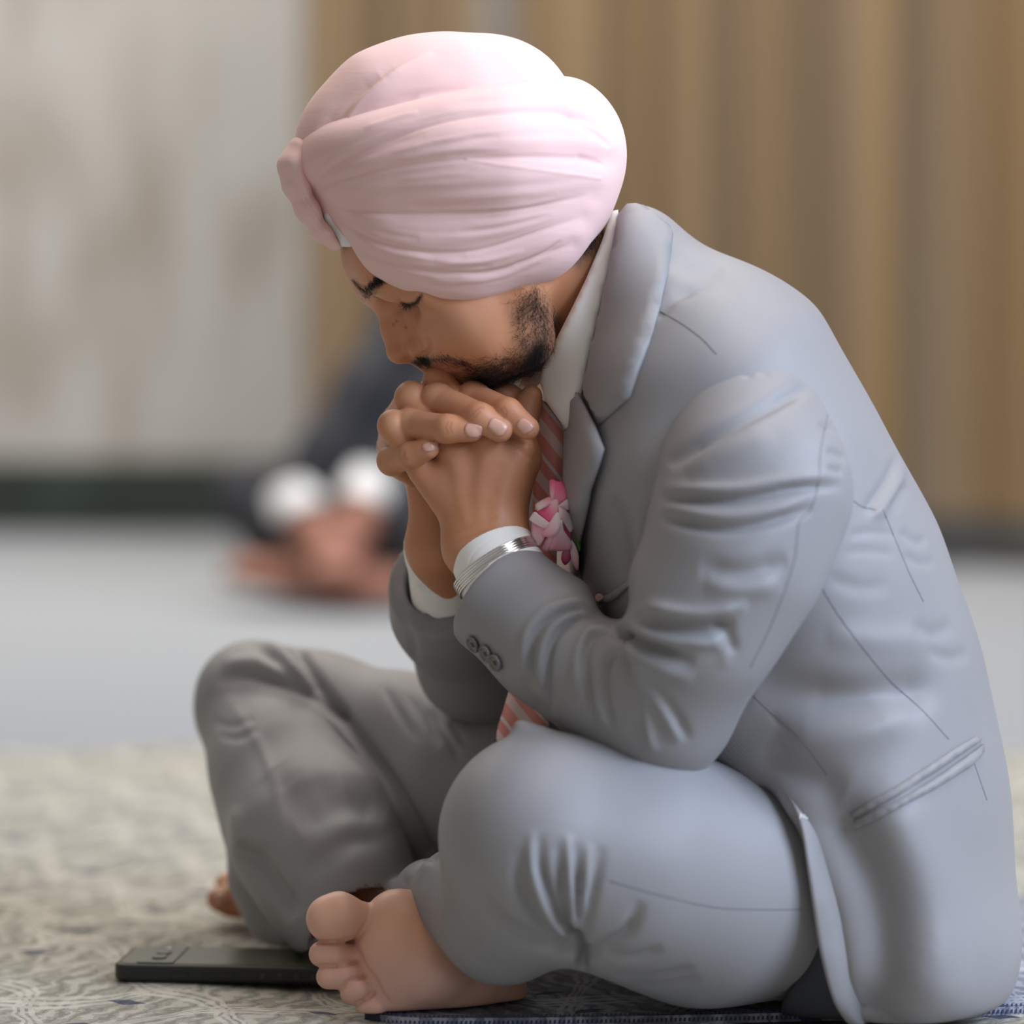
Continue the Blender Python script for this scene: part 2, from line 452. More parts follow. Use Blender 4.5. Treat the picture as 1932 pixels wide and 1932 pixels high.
def sheet_floor_mat(name, ground, pale, dark, scale=1.0, rot=0.3):
    """woven floor sheet: pale double-line trellis, small navy lozenges, flecked ground"""
    m, nt, b = nodes_of(name); b.inputs['Roughness'].default_value = .85; b.inputs['Specular IOR Level'].default_value = .2
    tc = N_(nt, 'ShaderNodeTexCoord'); mp = N_(nt, 'ShaderNodeMapping'); nt.links.new(tc.outputs['Object'], mp.inputs[0])
    mp.inputs['Rotation'].default_value = (0, 0, rot); mp.inputs['Scale'].default_value = (scale,)*3
    wn = N_(nt, 'ShaderNodeTexNoise'); wn.inputs['Scale'].default_value = 11; wn.inputs['Detail'].default_value = 3; nt.links.new(mp.outputs[0], wn.inputs['Vector'])
    vm = N_(nt, 'ShaderNodeVectorMath', operation='SCALE'); vm.inputs['Scale'].default_value = .045; nt.links.new(wn.outputs['Color'], vm.inputs[0])
    va = N_(nt, 'ShaderNodeVectorMath', operation='ADD'); nt.links.new(mp.outputs[0], va.inputs[0]); nt.links.new(vm.outputs[0], va.inputs[1])
    sx = N_(nt, 'ShaderNodeSeparateXYZ'); nt.links.new(va.outputs[0], sx.inputs[0]); X, Y = sx.outputs[0], sx.outputs[1]
    per = .15
    wob = math_(nt, 'MULTIPLY', math_(nt, 'SINE', math_(nt, 'MULTIPLY', X, 2*math.pi/per)), .022)
    def band(expr, off, w):
        f = math_(nt, 'FRACT', math_(nt, 'DIVIDE', math_(nt, 'ADD', expr, off+50*per), per))
        return math_(nt, 'LESS_THAN', math_(nt, 'ABSOLUTE', math_(nt, 'SUBTRACT', f, .5)), w)
    d1 = math_(nt, 'ADD', math_(nt, 'ADD', X, Y), wob); d2 = math_(nt, 'ADD', math_(nt, 'SUBTRACT', X, Y), math_(nt, 'MULTIPLY', wob, -1.0))
    lines = None
    for e in (d1, d2):
        for off in (0, .011, .022):
            l = band(e, off, .022); lines = l if lines is None else math_(nt, 'MAXIMUM', lines, l)
    def cell(expr, p, off): return math_(nt, 'ABSOLUTE', math_(nt, 'SUBTRACT', math_(nt, 'FRACT', math_(nt, 'DIVIDE', math_(nt, 'ADD', expr, 50*p+off), p)), .5))
    loz = math_(nt, 'LESS_THAN', math_(nt, 'ADD', cell(X, per, .02), cell(Y, per/2, .01)), .10)
    nz = N_(nt, 'ShaderNodeTexNoise'); nz.inputs['Scale'].default_value = 330; nz.inputs['Detail'].default_value = 4; nz.inputs['Roughness'].default_value = .7; nt.links.new(tc.outputs['Object'], nz.inputs['Vector'])
    n2 = N_(nt, 'ShaderNodeTexNoise'); n2.inputs['Scale'].default_value = 40; nt.links.new(tc.outputs['Object'], n2.inputs['Vector'])
    g = mixc(nt, nz.outputs['Fac'], tuple(c*.35 for c in ground), tuple(min(1, c*1.7) for c in ground))
    lm = math_(nt, 'MULTIPLY', lines, math_(nt, 'ADD', math_(nt, 'MULTIPLY', n2.outputs['Fac'], .9), .15))
    wv = N_(nt, 'ShaderNodeTexWave'); wv.inputs['Scale'].default_value = 16; wv.inputs['Distortion'].default_value = 9; wv.inputs['Detail'].default_value = 3; wv.inputs['Detail Scale'].default_value = 2; nt.links.new(mp.outputs[0], wv.inputs['Vector'])
    th = math_(nt, 'MULTIPLY', math_(nt, 'GREATER_THAN', wv.outputs['Fac'], .72), math_(nt, 'GREATER_THAN', n2.outputs['Fac'], .45))
    g = mixc(nt, math_(nt, 'MULTIPLY', th, .45), g, pale)
    dk = math_(nt, 'MULTIPLY', math_(nt, 'LESS_THAN', wv.outputs['Fac'], .12), .4); g = mixc(nt, dk, g, tuple(x*.35 for x in ground))
    c = mixc(nt, lm, g, pale); c = mixc(nt, math_(nt, 'MULTIPLY', loz, .85), c, dark)
    nt.links.new(c, b.inputs['Base Color'])
    bp = N_(nt, 'ShaderNodeBump'); bp.inputs['Strength'].default_value = .6; bp.inputs['Distance'].default_value = .0015
    nt.links.new(math_(nt, 'ADD', nz.outputs['Fac'], lines), bp.inputs['Height']); nt.links.new(bp.outputs[0], b.inputs['Normal'])
    return m
def grid_mesh(name, x0, x1, y0, y1, nx, ny, zf, m, kind=None):
    xs = np.linspace(x0, x1, nx); ys = np.linspace(y0, y1, ny)
    X, Y = np.meshgrid(xs, ys); Z = zf(X, Y)
    V = np.stack((X, Y, Z), -1).reshape(-1, 3)
    i = np.arange(nx*ny).reshape(ny, nx)
    Q = np.stack((i[:-1, :-1], i[:-1, 1:], i[1:, 1:], i[1:, :-1]), -1).reshape(-1, 4)
    o = link(name, V, Q, m)
    return o
# carpeted floor of the hall: grey-blue
m, nt, b = nodes_of('blue_grey_carpet'); b.inputs['Roughness'].default_value = .95; b.inputs['Specular IOR Level'].default_value = .1
tc = N_(nt, 'ShaderNodeTexCoord'); nz = N_(nt, 'ShaderNodeTexNoise'); nz.inputs['Scale'].default_value = 180; nt.links.new(tc.outputs['Object'], nz.inputs['Vector'])
n2 = N_(nt, 'ShaderNodeTexNoise'); n2.inputs['Scale'].default_value = 1.6; nt.links.new(tc.outputs['Object'], n2.inputs['Vector'])
c = mixc(nt, nz.outputs['Fac'], (.24, .25, .265), (.32, .33, .34)); c = mixc(nt, math_(nt, 'MULTIPLY', n2.outputs['Fac'], .5), c, (.29, .31, .34))
nt.links.new(c, b.inputs['Base Color'])
floor = grid_mesh('floor', -5, 5, -3.5, 8, 41, 57, lambda X, Y: np.zeros_like(X)-.008, m); floor['kind'] = 'structure'

# patterned sheet laid over the carpet
rumple = lambda X, Y: .0022*np.sin(X*23+Y*11) + .0018*np.sin(X*9-Y*31+1) - .0035
MSHEET = sheet_floor_mat('beige_woven_sheet', (.30, .287, .245), (.58, .55, .48), (.035, .04, .09), rot=.35)
sh = grid_mesh('floor_sheet', -2.2, 2.2, -1.6, 1.5, 260, 200, rumple, MSHEET)
tag(sh, 'beige woven floor sheet with pale trellis lines and small navy lozenges', 'floor sheet')

# marble wall with dark green skirting
m, nt, b = nodes_of('veined_marble'); b.inputs['Roughness'].default_value = .35
tc = N_(nt, 'ShaderNodeTexCoord'); nz = N_(nt, 'ShaderNodeTexNoise'); nz.inputs['Scale'].default_value = 3.2; nz.inputs['Detail'].default_value = 3; nz.inputs['Distortion'].default_value = .3
mp = N_(nt, 'ShaderNodeMapping'); nt.links.new(tc.outputs['Object'], mp.inputs[0]); mp.inputs['Rotation'].default_value = (0, .6, 0); mp.inputs['Scale'].default_value = (1.6, 1, .55)
nt.links.new(mp.outputs[0], nz.inputs['Vector'])
r = N_(nt, 'ShaderNodeValToRGB'); nt.links.new(nz.outputs['Fac'], r.inputs[0])
r.color_ramp.elements[0].position = .34; r.color_ramp.elements[0].color = (.30, .265, .23, 1)
r.color_ramp.elements[1].position = .50; r.color_ramp.elements[1].color = (.40, .385, .36, 1)
e = r.color_ramp.elements.new(.62); e.color = (.43, .41, .385, 1); e = r.color_ramp.elements.new(.75); e.color = (.36, .37, .36, 1)
nt.links.new(r.outputs[0], b.inputs['Base Color']); M['marble'] = m
def box(name, x0, x1, y0, y1, z0, z1, m, parent=None, bev=.004):
    bm = bmesh.new(); bmesh.ops.create_cube(bm, size=1)
    for v in bm.verts: v.co = Vector(((x0+x1)/2 + v.co.x*(x1-x0), (y0+y1)/2 + v.co.y*(y1-y0), (z0+z1)/2 + v.co.z*(z1-z0)))
    if bev: bmesh.ops.bevel(bm, geom=bm.edges[:], offset=bev, segments=2, affect='EDGES')
    me = bpy.data.meshes.new(name); bm.to_mesh(me); bm.free(); me.materials.append(m)
    o = bpy.data.objects.new(name, me); COL.objects.link(o)
    if parent: adopt(o, parent)
    return o
YW = 5.8
w = box('wall_back', -5, 5, YW, YW+.2, -.008, 4.2, M['marble'], bev=0); w['kind'] = 'structure'
M['green'] = mat('dark_green_marble', (.022, .032, .024), .3, .5, var=(8, .4))
o = box('baseboard_back', -5, 5, YW-.03, YW, -.008, .165, M['green']); o['kind'] = 'structure'
M['column'] = mat('pale_plaster', (.72, .67, .64), .6)
xw = P(940, 40, 4.9)[0]
o = box('trim_1', xw-.065, xw+.065, 4.85, 5.0, -.008, 4.2, M['column']); o['kind'] = 'structure'; 

# heavy gold-brown curtains in front of the wall
m, nt, b = nodes_of('gold_brown_drape'); b.inputs['Roughness'].default_value = .6; b.inputs['Sheen Weight'].default_value = .2
tc = N_(nt, 'ShaderNodeTexCoord'); mp = N_(nt, 'ShaderNodeMapping'); nt.links.new(tc.outputs['Object'], mp.inputs[0]); mp.inputs['Scale'].default_value = (1, 1, .02)
nz = N_(nt, 'ShaderNodeTexNoise'); nz.inputs['Scale'].default_value = 6.5; nz.inputs['Detail'].default_value = 2; nt.links.new(mp.outputs[0], nz.inputs['Vector'])
r = N_(nt, 'ShaderNodeValToRGB'); nt.links.new(nz.outputs['Fac'], r.inputs[0])
r.color_ramp.elements[0].position = .32; r.color_ramp.elements[0].color = (.120, .070, .030, 1)
r.color_ramp.elements[1].position = .66; r.color_ramp.elements[1].color = (.185, .132, .085, 1)
e = r.color_ramp.elements.new(.48); e.color = (.195, .118, .043, 1)
nt.links.new(r.outputs[0], b.inputs['Base Color']); M['drape'] = m
M['hem'] = mat('dark_hem', (.06, .055, .05), .8)
YC = 4.55
def curtain(x0, x1, label, seed, phase):
    n = int((x1-x0)*110); xs = np.linspace(x0, x1, n); rg = np.random.default_rng(seed)
    u = np.cumsum(1+.55*np.interp(np.arange(n), np.linspace(0, n, 14), rg.uniform(-1, 1, 14)))/n*(x1-x0)
    amp = .035+.028*np.interp(np.arange(n), np.linspace(0, n, 18), rg.uniform(0, 1, 18))
    y = YC + amp*np.sin(2*math.pi*u/.19+phase) + .012*np.sin(2*math.pi*u/.071)
    zs = np.concatenate(([.0, .02, .09, .10], np.linspace(.25, 4.0, 16)))
    V = []; 
    for z in zs: V += [(x, yy if z > .095 else yy-.001, z) for x, yy in zip(xs, y)]
    i = np.arange(len(V)).reshape(len(zs), n)
    Q = np.stack((i[:-1, :-1], i[:-1, 1:], i[1:, 1:], i[1:, :-1]), -1).reshape(-1, 4)
    o = link('curtain', V, Q, M['drape']); o.data.materials.append(M['hem'])
    mi = np.zeros(len(Q), np.int32); mi[:3*(n-1)] = 1; o.data.polygons.foreach_set('material_index', mi)
    sm = o.modifiers.new('thickness', 'SOLIDIFY'); sm.thickness = .004
    tag(o, label, 'curtain', 'curtains along the back wall')
xl, xr = P(572, 300, YC)[0], P(903, 300, YC)[0]
curtain(xl, xr, 'gold brown pleated curtain next to the pale marble wall', 3, .4)
curtain(P(975, 300, YC)[0], 3.6, 'wide gold brown pleated curtain behind the seated man\'s back', 11, 1.2)
# ================================================================ the man: lateral head frame
PSI = math.radians(12)
LAT = np.array((math.sin(PSI), -math.cos(PSI), 0.0)); SAG = P(780, 600, .027)
def hp(px, py, l=0.0):
    """point on the plane l metres to his left of the head's middle"""
    d = ray(px, py); t = ((SAG - CAM) @ LAT + l)/(d @ LAT)
    return CAM + d*t
def mir(p): return p - 2*((p - SAG) @ LAT)*LAT
K = CAM_D/FPX           # metres per pixel near the man

def both(sh, fn, a, b, ra, rb, k):
    sh.add(fn(a, b, ra, rb), k); sh.add(fn(mir(a), mir(b), ra, rb), k)
def head_shape():
    s = Shape()
    s.add(ball(hp(870, 370, 0), 190*K), .02)
    for l in (.022, -.022): s.add(ball(hp(748, 478, 0) + LAT*l, 92*K), .03)       # forehead
    s.add(cone(hp(960, 420, 0), hp(1010, 500, 0), 150*K, 120*K), .03)
    s.add(cone(hp(1010, 480, 0), P(1120, 600, .07), 122*K, 128*K), .03)             # neck
    s.add(cone(P(1120, 600, .07), P(1240, 760, .07), 128*K, 130*K), .03)
    # brow ridges
    both(s, cone, hp(706, 549, .008), hp(742, 536, .040), 21*K, 25*K, .012)
    both(s, cone, hp(742, 536, .040), hp(800, 545, .056), 25*K, 34*K, .012)
    # middle of the face, cheeks
    s.add(ball(hp(832, 612, 0), 66*K), .03)
    both(s, cone, hp(858, 592, .032), hp(885, 590, .046), 60*K, 56*K, .02)
    both(s, cone, hp(880, 590, .048), hp(970, 540, .056), 56*K, 42*K, .02)
    both(s, cone, hp(860, 640, .030), hp(930, 648, .040), 52*K, 60*K, .02)
    # jaw
    both(s, cone, hp(893, 706, .010), hp(996, 640, .046), 33*K, 40*K, .016)
    both(s, cone, hp(996, 640, .046), hp(985, 530, .052), 40*K, 44*K, .016)
    s.add(cone(hp(893, 704, 0), hp(960, 660, 0), 36*K, 60*K), .016)
    # eye sockets, lids
    for sg in (1, -1):
        a_, b_ = hp(744, 570, .027), hp(770, 580, .034)
        if sg < 0: a_, b_ = mir(a_), mir(b_)
        s.sub(cone(a_, b_, 19*K, 8*K), .014)
    for sg in (1, -1):
        a_, b_ = hp(766, 551, .030), hp(782, 550, .036)
        if sg < 0: a_, b_ = mir(a_), mir(b_)
        s.add(cone(a_, b_, 24*K, 22*K), .0025)
    # nose
    s.add(cone(hp(726, 570, 0), hp(740, 622, 0), 14*K, 18*K), .012)
    s.add(cone(hp(740, 622, 0), hp(752, 661, 0), 18*K, 24*K), .007)
    both(s, cone, hp(750, 588, .006), hp(780, 644, .010), 10*K, 15*K, .007)
    both(s, cone, hp(784, 656, .0135), hp(793, 651, .0155), 17*K, 15*K, .004)
    s.add(cone(hp(756, 666, 0), hp(786, 676, 0), 15*K, 8*K), .006)
    for q in (hp(776, 678, .009), mir(hp(776, 678, .009))): s.sub(ball(q, 6*K), .003)
    # muzzle and lips
    s.add(cone(hp(818, 668, .006), hp(852, 662, .020), 30*K, 34*K), .012)
    s.add(cone(hp(818, 668, -.006), mir(hp(852, 662, .020)), 30*K, 34*K), .012)
    both(s, cone, hp(808, 691, .001), hp(845, 690, .012), 8*K, 8.5*K, .005)
    both(s, cone, hp(845, 690, .012), hp(884, 688, .024), 8.5*K, 3*K, .005)
    both(s, cone, hp(826, 708, .001), hp(858, 703, .012), 10*K, 9*K, .005)
    both(s, cone, hp(858, 703, .012), hp(886, 694, .023), 9*K, 3*K, .005)
    s.add(cone(hp(850, 712, 0), hp(893, 712, 0), 24*K, 34*K), .012)
    return s

def chainp(sh, pts, k=.006, fn=cone):
    """pts: (px,py,Y,r_px)"""
    for a, b in zip(pts[:-1], pts[1:]):
        sh.add(cone(P(*a[:3]), P(*b[:3]), S(a[3], a[2]), S(b[3], b[2])), k)

# ---- hands: left (near) hand back to us, right hand behind it, fingers interlaced
LH = dict(wrist=(916, 1035, -.012), mcp=[(979, 850, -.012, 32), (925, 838, -.017, 33), (858, 852, -.014, 31), (797, 888, -.008, 28)])
RH = dict(wrist=(828, 1030, .052), mcp=[(925, 815, .050, 32), (872, 825, .054, 32), (825, 850, .053, 31), (790, 900, .046, 28)])
R_FING = {  # right fingers laid over the back of the left hand: PIP, DIP, tip
    'index':  [(925, 815, .050, 29), (893, 752, .004, 30), (958, 778, -.027, 27), (996, 808, -.032, 22)],
    'middle': [(872, 825, .054, 30), (826, 756, .002, 32), (905, 788, -.031, 28), (944, 812, -.034, 23)],
    'ring':   [(825, 850, .053, 29), (772, 803, -.002, 30), (845, 809, -.030, 27), (890, 812, -.033, 22)],
    'pinky':  [(790, 900, .046, 26), (740, 869, .002, 26), (775, 859, -.016, 25), (808, 846, -.024, 21)]}
L_FING = {  # left fingers go over to the far side
    'index':  [(979, 850, -.012, 30), (905, 752, .030, 28), (880, 790, .075, 26), (850, 830, .088, 21)],
    'middle': [(925, 838, -.017, 31), (828, 719, .016, 27), (800, 760, .072, 26), (780, 800, .086, 21)],
    'ring':   [(858, 852, -.014, 30), (777, 752, .008, 30), (750, 790, .068, 26), (740, 830, .082, 21)],
    'pinky':  [(797, 888, -.008, 27), (742, 803, -.003, 27), (735, 840, .055, 23), (740, 870, .066, 19)]}
L_THUMB = [(950, 960, -.004, 46), (990, 866, .000, 28), (986, 800, .012, 25), (995, 764, .018, 24), (1004, 744, .016, 17)]
R_THUMB = [(900, 960, .05, 40), (955, 850, .05, 30), (968, 790, .038, 25), (958, 752, .028, 24), (944, 742, .020, 18)]
def hands_shape():
    s = Shape()
    def palm(h, elbow, wr):
        w = h['wrist']
        for m in h['mcp']:
            s.add(cone(P(*w), P(*m[:3]), S(40, w[2]), S(m[3], m[2])), .012)
        a, b = np.array(h['mcp'][0][:3]), np.array(h['mcp'][3][:3])
        for t in (.25, .5, .75):
            q = a*(1-t)+b*t; s.add(cone(P(*w), P(q[0], q[1]+25, q[2]), S(44, w[2]), S(26, q[2])), .010)
        s.add(cone(P(*w), P(*elbow[:3]), S(wr, w[2]), S(elbow[3], elbow[2])), .016)
    rh = Shape(); lh = Shape()
    palm(RH, (862, 1220, .14, 56), 48)
    palm(LH, (1010, 1180, -.05, 72), 56)
    s.add(cone(P(885, 1032, -.012), P(950, 1010, -.012), S(44), S(46)), .016)
    for T in (L_THUMB, R_THUMB): chainp(s, T, .008)
    # fingers: each its own soft chain, kept apart from its neighbours
    for fam in (L_FING, R_FING):
        for c in fam.values():
            f = Shape()
            chainp(f, c, .003)
            p = P(*c[1][:3]); f.add(ball(p, S(c[1][3]*1.03, c[1][2])), .004)
            s.add(f, .0009)
    return s

def foot_shape():
    """right foot, sole to us, resting on its outer edge"""
    s = Shape()
    y = -.035
    chainp(s, [(945, 1868, y+.035, 44), (880, 1852, y+.02, 62), (800, 1810, y+.0, 88), (752, 1775, y, 80)], .012)
    chainp(s, [(752, 1736, y, 58), (745, 1800, y-.004, 66), (735, 1868, y-.003, 54)], .012)        # ball
    chainp(s, [(800, 1740, y+.012, 52), (880, 1820, y+.02, 50)], .012)
    chainp(s, [(735, 1868, y-.003, 50), (850, 1880, y+.01, 42), (945, 1870, y+.03, 44)], .010)      # outer edge
    s.add(cone(P(800, 1760, y+.03), P(740, 1690, .13), S(60), S(52)), .02)                          # ankle into the trouser leg
    toes = [[(735, 1742, y, 40), (688, 1736, y-.006, 32), (640, 1730, y-.012, 47), (622, 1733, y-.013, 45)],
            [(705, 1802, y-.002, 20), (668, 1802, y-.008, 19), (628, 1800, y-.015, 27), (607, 1800, y-.015, 25)],
            [(706, 1836, y-.002, 18), (680, 1838, y-.01, 18), (648, 1841, y-.018, 25), (620, 1843, y-.018, 24)],
            [(715, 1862, y-.002, 18), (698, 1864, y-.012, 17), (672, 1869, y-.02, 24), (664, 1873, y-.02, 23)],
            [(735, 1885, y-.002, 20), (720, 1892, y-.012, 19), (704, 1901, y-.02, 25), (692, 1907, y-.02, 23)]]
    s.add(cone(P(700, 1776, y+.008), P(650, 1774, y+.004), S(28), S(22)), .006)
    for t in toes:
        f = Shape(); chainp(f, t, .003); s.add(f, .0009)
    s.isect(half((0, 0, .0035), (0, 0, -1)), .004)
    return s
def toe_shape():
    s = Shape()
    chainp(s, [(450, 1702, .33, 28), (425, 1696, .325, 27), (412, 1697, .32, 23)], .004)
    chainp(s, [(470, 1672, .37, 24), (436, 1668, .37, 21), (424, 1668, .365, 19)], .004)
    chainp(s, [(456, 1700, .335, 30), (560, 1705, .29, 45), (700, 1712, .2, 38)], .015)
    return s
def core_shape():
    s = Shape()
    chainp(s, [(1240, 760, .07, 130), (1400, 900, .07, 190), (1520, 1150, .07, 210), (1620, 1600, .07, 210)], .03)
    chainp(s, [(1420, 840, -.08, 90), (1330, 1150, -.10, 85), (1235, 1340, -.085, 75), (1010, 1180, -.05, 70)], .02)
    chainp(s, [(1420, 840, .2, 90), (1150, 1150, .2, 80), (900, 1250, .17, 56), (862, 1220, .14, 52)], .02)
    chainp(s, [(1600, 1690, 0, 150), (1060, 1590, -.11, 130), (960, 1690, -.07, 70), (810, 1700, .05, 40), (700, 1710, .2, 40)], .02)
    chainp(s, [(1500, 1640, .14, 140), (700, 1400, .25, 95), (480, 1340, .30, 85), (580, 1520, .22, 80), (740, 1690, .13, 50)], .02)
    return s
# ================================================================ clothes
AY = np.array((0, 1.0, 0))
def sq(sh, pts, k=.02, axis=AY):
    """pts: (px,py,Y,r_px,half_width_m)"""
    for a, b in zip(pts[:-1], pts[1:]):
        ra, rb = S(a[3], a[2]), S(b[3], b[2])
        sh.add(squash(P(*a[:3]), P(*b[:3]), ra, rb, axis, a[4]/ra, b[4]/rb), k)
def jacket_shape():
    s = Shape()
    sq(s, [(1190, 474, .065, 92, .070), (1215, 560, .065, 118, .085), (1335, 722, .065, 230, .165), (1415, 905, .065, 250, .180), (1498, 1100, .065, 272, .172),
           (1558, 1300, .065, 282, .165), (1606, 1500, .065, 276, .172), (1660, 1740, .06, 262, .185)], .03)
    sq(s, [(1205, 740, .045, 105, .11), (1232, 900, .04, 140, .125), (1265, 1100, .045, 150, .13), (1330, 1300, .05, 150, .13)], .03)   # chest
    chainp(s, [(1560, 1560, -.03, 180), (1690, 1800, -.035, 205)], .03)                           # skirt over the near hip
    s.isect(half(P(1136, 557, 0), (-.98, 0, .19)), .004)                                           # neck opening
    chainp(s, [(1082, 900, .130, 108), (1095, 1000, .130, 118), (1130, 1250, .130, 130)], .012)    # far front panel
    # open slit between the thigh and the front edge, cut at the floor
    sl = [(1415, 1476, -.060, 18), (1452, 1505, -.080, 20), (1496, 1570, -.092, 20), (1520, 1650, -.096, 20), (1535, 1730, -.100, 30), (1532, 1830, -.100, 46), (1525, 1930, -.09, 66)]
    for a, b in zip(sl[:-1], sl[1:]): s.sub(cone(P(*a[:3]), P(*b[:3]), S(a[3]), S(b[3])), .004)
    s.isect(half((0, 0, .004), (0, 0, -1)), .006)
    return s
def sleeve_near_shape():
    s = Shape()
    chainp(s, [(1406, 826, -.071, 160), (1424, 930, -.105, 166), (1382, 1060, -.118, 152), (1312, 1190, -.115, 137), (1250, 1330, -.092, 118), (1228, 1372, -.080, 106)], .03)
    chainp(s, [(1240, 1345, -.086, 116), (1150, 1285, -.076, 116), (1050, 1215, -.055, 114), (922, 1108, -.020, 117)], .02)
    s.sub(cone(P(1150, 1135, -.20), P(1162, 1140, .05), S(24), S(24)), .02)
    a, b = P(1050, 1215, -.055), P(930, 1105, -.022); ax = (b-a)/np.linalg.norm(b-a)
    cut = P(934, 1124, -.024)
    n = ax
    s.isect(half(cut, n), .0015)
    s.sub(cone(cut - ax*.03, b + ax*.05, S(92), S(102)), .0015)
    return s
def sleeve_far_shape():
    s = Shape()
    chainp(s, [(1330, 900, .17, 130), (1150, 1150, .20, 120), (960, 1262, .19, 105), (892, 1254, .165, 94), (850, 1150, .115, 104), (832, 1070, .085, 94), (826, 1020, .07, 88)], .02)
    a, b = P(850, 1150, .115), P(832, 1070, .085); ax = (b-a)/np.linalg.norm(b-a)
    cut = P(838, 1088, .095); n = ax + np.array((-.1, -.55, 0)); n /= np.linalg.norm(n)
    s.isect(half(cut, n), .0015)
    s.sub(cone(cut-ax*.012, b+ax*.06, S(80), S(78)), .0015)
    return s
def trousers_shape():
    s = Shape()
    # near leg: thigh, knee, folded calf
    chainp(s, [(1028, 1580, -.105, 203), (1180, 1618, -.085, 208), (1325, 1668, -.05, 214), (1600, 1700, .02, 190)], .03)
    chainp(s, [(985, 1690, -.09, 140), (950, 1728, -.075, 118), (880, 1700, -.03, 95), (812, 1690, .03, 58), (730, 1720, .14, 45)], .02)
    s.add(cone(P(982, 1368, -.10), P(1000, 1392, -.10), S(12), S(26)), .012)
    # far leg: thigh, knee, shin with wide hem
    t = Shape()
    chainp(t, [(478, 1318, .30, 112), (600, 1360, .27, 122), (760, 1410, .235, 132), (860, 1500, .20, 150), (960, 1500, .19, 160), (1320, 1600, .13, 175)], .02)
    s.add(t, .008)
    g = Shape()
    chainp(g, [(470, 1345, .295, 104), (545, 1465, .235, 132), (592, 1580, .17, 142), (640, 1670, .13, 128), (664, 1718, .105, 116)], .03)
    chainp(g, [(512, 1590, .22, 70), (494, 1660, .23, 46), (522, 1735, .215, 34), (556, 1762, .19, 30)], .03)
    a, b = P(592, 1580, .17), P(664, 1718, .105); ax = (b-a)/np.linalg.norm(b-a)
    cut = P(655, 1725, .10)
    # hem plane holds the line (548,1785)-(765,1668)
    h1, h2 = P(545, 1788, .19), P(768, 1668, .06); hv = h2-h1; n = np.cross(hv, np.array((.35, .9, .25))); n /= np.linalg.norm(n)
    if n @ ax < 0: n = -n
    g.isect(half(h1, n), .0015)
    g.sub(cone(b-ax*.05, b+ax*.05, S(100), S(108)), .002)
    s.add(g, .004)
    sq(s, [(1560, 1640, .06, 200, .15), (1680, 1720, .06, 200, .16)], .03)
    s.isect(half((0, 0, .003), (0, 0, -1)), .006)
    return s
def turban_shape(big=True):
    s = Shape()
    def q(pts, k=.03):
        for a, b in zip(pts[:-1], pts[1:]):
            ra, rb = a[2]*K, b[2]*K
            s.add(squash(hp(a[0], a[1]), hp(b[0], b[1]), ra, rb, LAT, a[3]/ra, b[3]/rb), k)
    if big:
        q([(640, 316, 80, .046), (700, 311, 118, .066), (775, 320, 171, .090), (900, 352, 206, .106), (1000, 338, 150, .095), (1032, 288, 132, .080)], .02)
        q([(700, 300, 130, .078), (800, 300, 170, .102), (900, 300, 185, .110), (1010, 285, 150, .092)], .02)
        for sg in (1, -1):
            pts = [(714, 400, .034, 55), (752, 436, .046, 79), (805, 455, .052, 90), (880, 463, .056, 95), (993, 425, .058, 98), (1022, 355, .045, 92)]
            if sg < 0: pts = [(775, 420, .030, 80)] + pts[3:]
            for a, b in zip(pts[:-1], pts[1:]):
                pa, pb = hp(a[0], a[1], a[2]), hp(b[0], b[1], b[2])
                if sg < 0: pa, pb = mir(pa), mir(pb)
                s.add(cone(pa, pb, a[3]*K, b[3]*K), .02)
        # upper rim of the wrap
        p0, p1 = hp(590, 250), hp(1070, 150); dv = p1-p0; n = np.cross(dv, LAT); n /= np.linalg.norm(n)
        if n[2] < 0: n = -n
        s.isect(half(hp(800, 188), n), .014)
    else:
        q([(660, 285, 92, .036), (720, 265, 142, .055), (800, 252, 166, .068), (905, 235, 154, .068), (940, 222, 136, .060)], .03)
    return s
def band(sh, pts, k=.004): 
    for a, b in zip(pts[:-1], pts[1:]): sh.add(cone(hp(*a[:2], a[2]), hp(*b[:2], b[2]), a[3]*K, b[3]*K), k)
# ================================================================ build the man
man = empty('person', P(1250, 1850, 0.02)*np.array((1, 1, 0)), 'man in grey suit and pink turban sitting cross-legged, chin on clasped hands', 'person')
SKIN = np.array((.55, .24, .122))
def blot(tone, V, cx, cy, rx, ry, col, amt, ang=0.0):
    pp = proj(V)-np.array((cx, cy)); c, s_ = math.cos(ang), math.sin(ang)
    u = (pp[:, 0]*c + pp[:, 1]*s_)/rx; v = (-pp[:, 0]*s_ + pp[:, 1]*c)/ry
    w = (amt*np.exp(-(u*u+v*v)))[:, None]
    return tone*(1-w) + np.array(col)*w
def stain(tone, V, line, w, col, amt):
    d, arc, _ = seg_dist(proj(V), smooth_line(line)); k = (amt*np.exp(-(d/w)**2))[:, None]
    return tone*(1-k) + np.array(col)*k
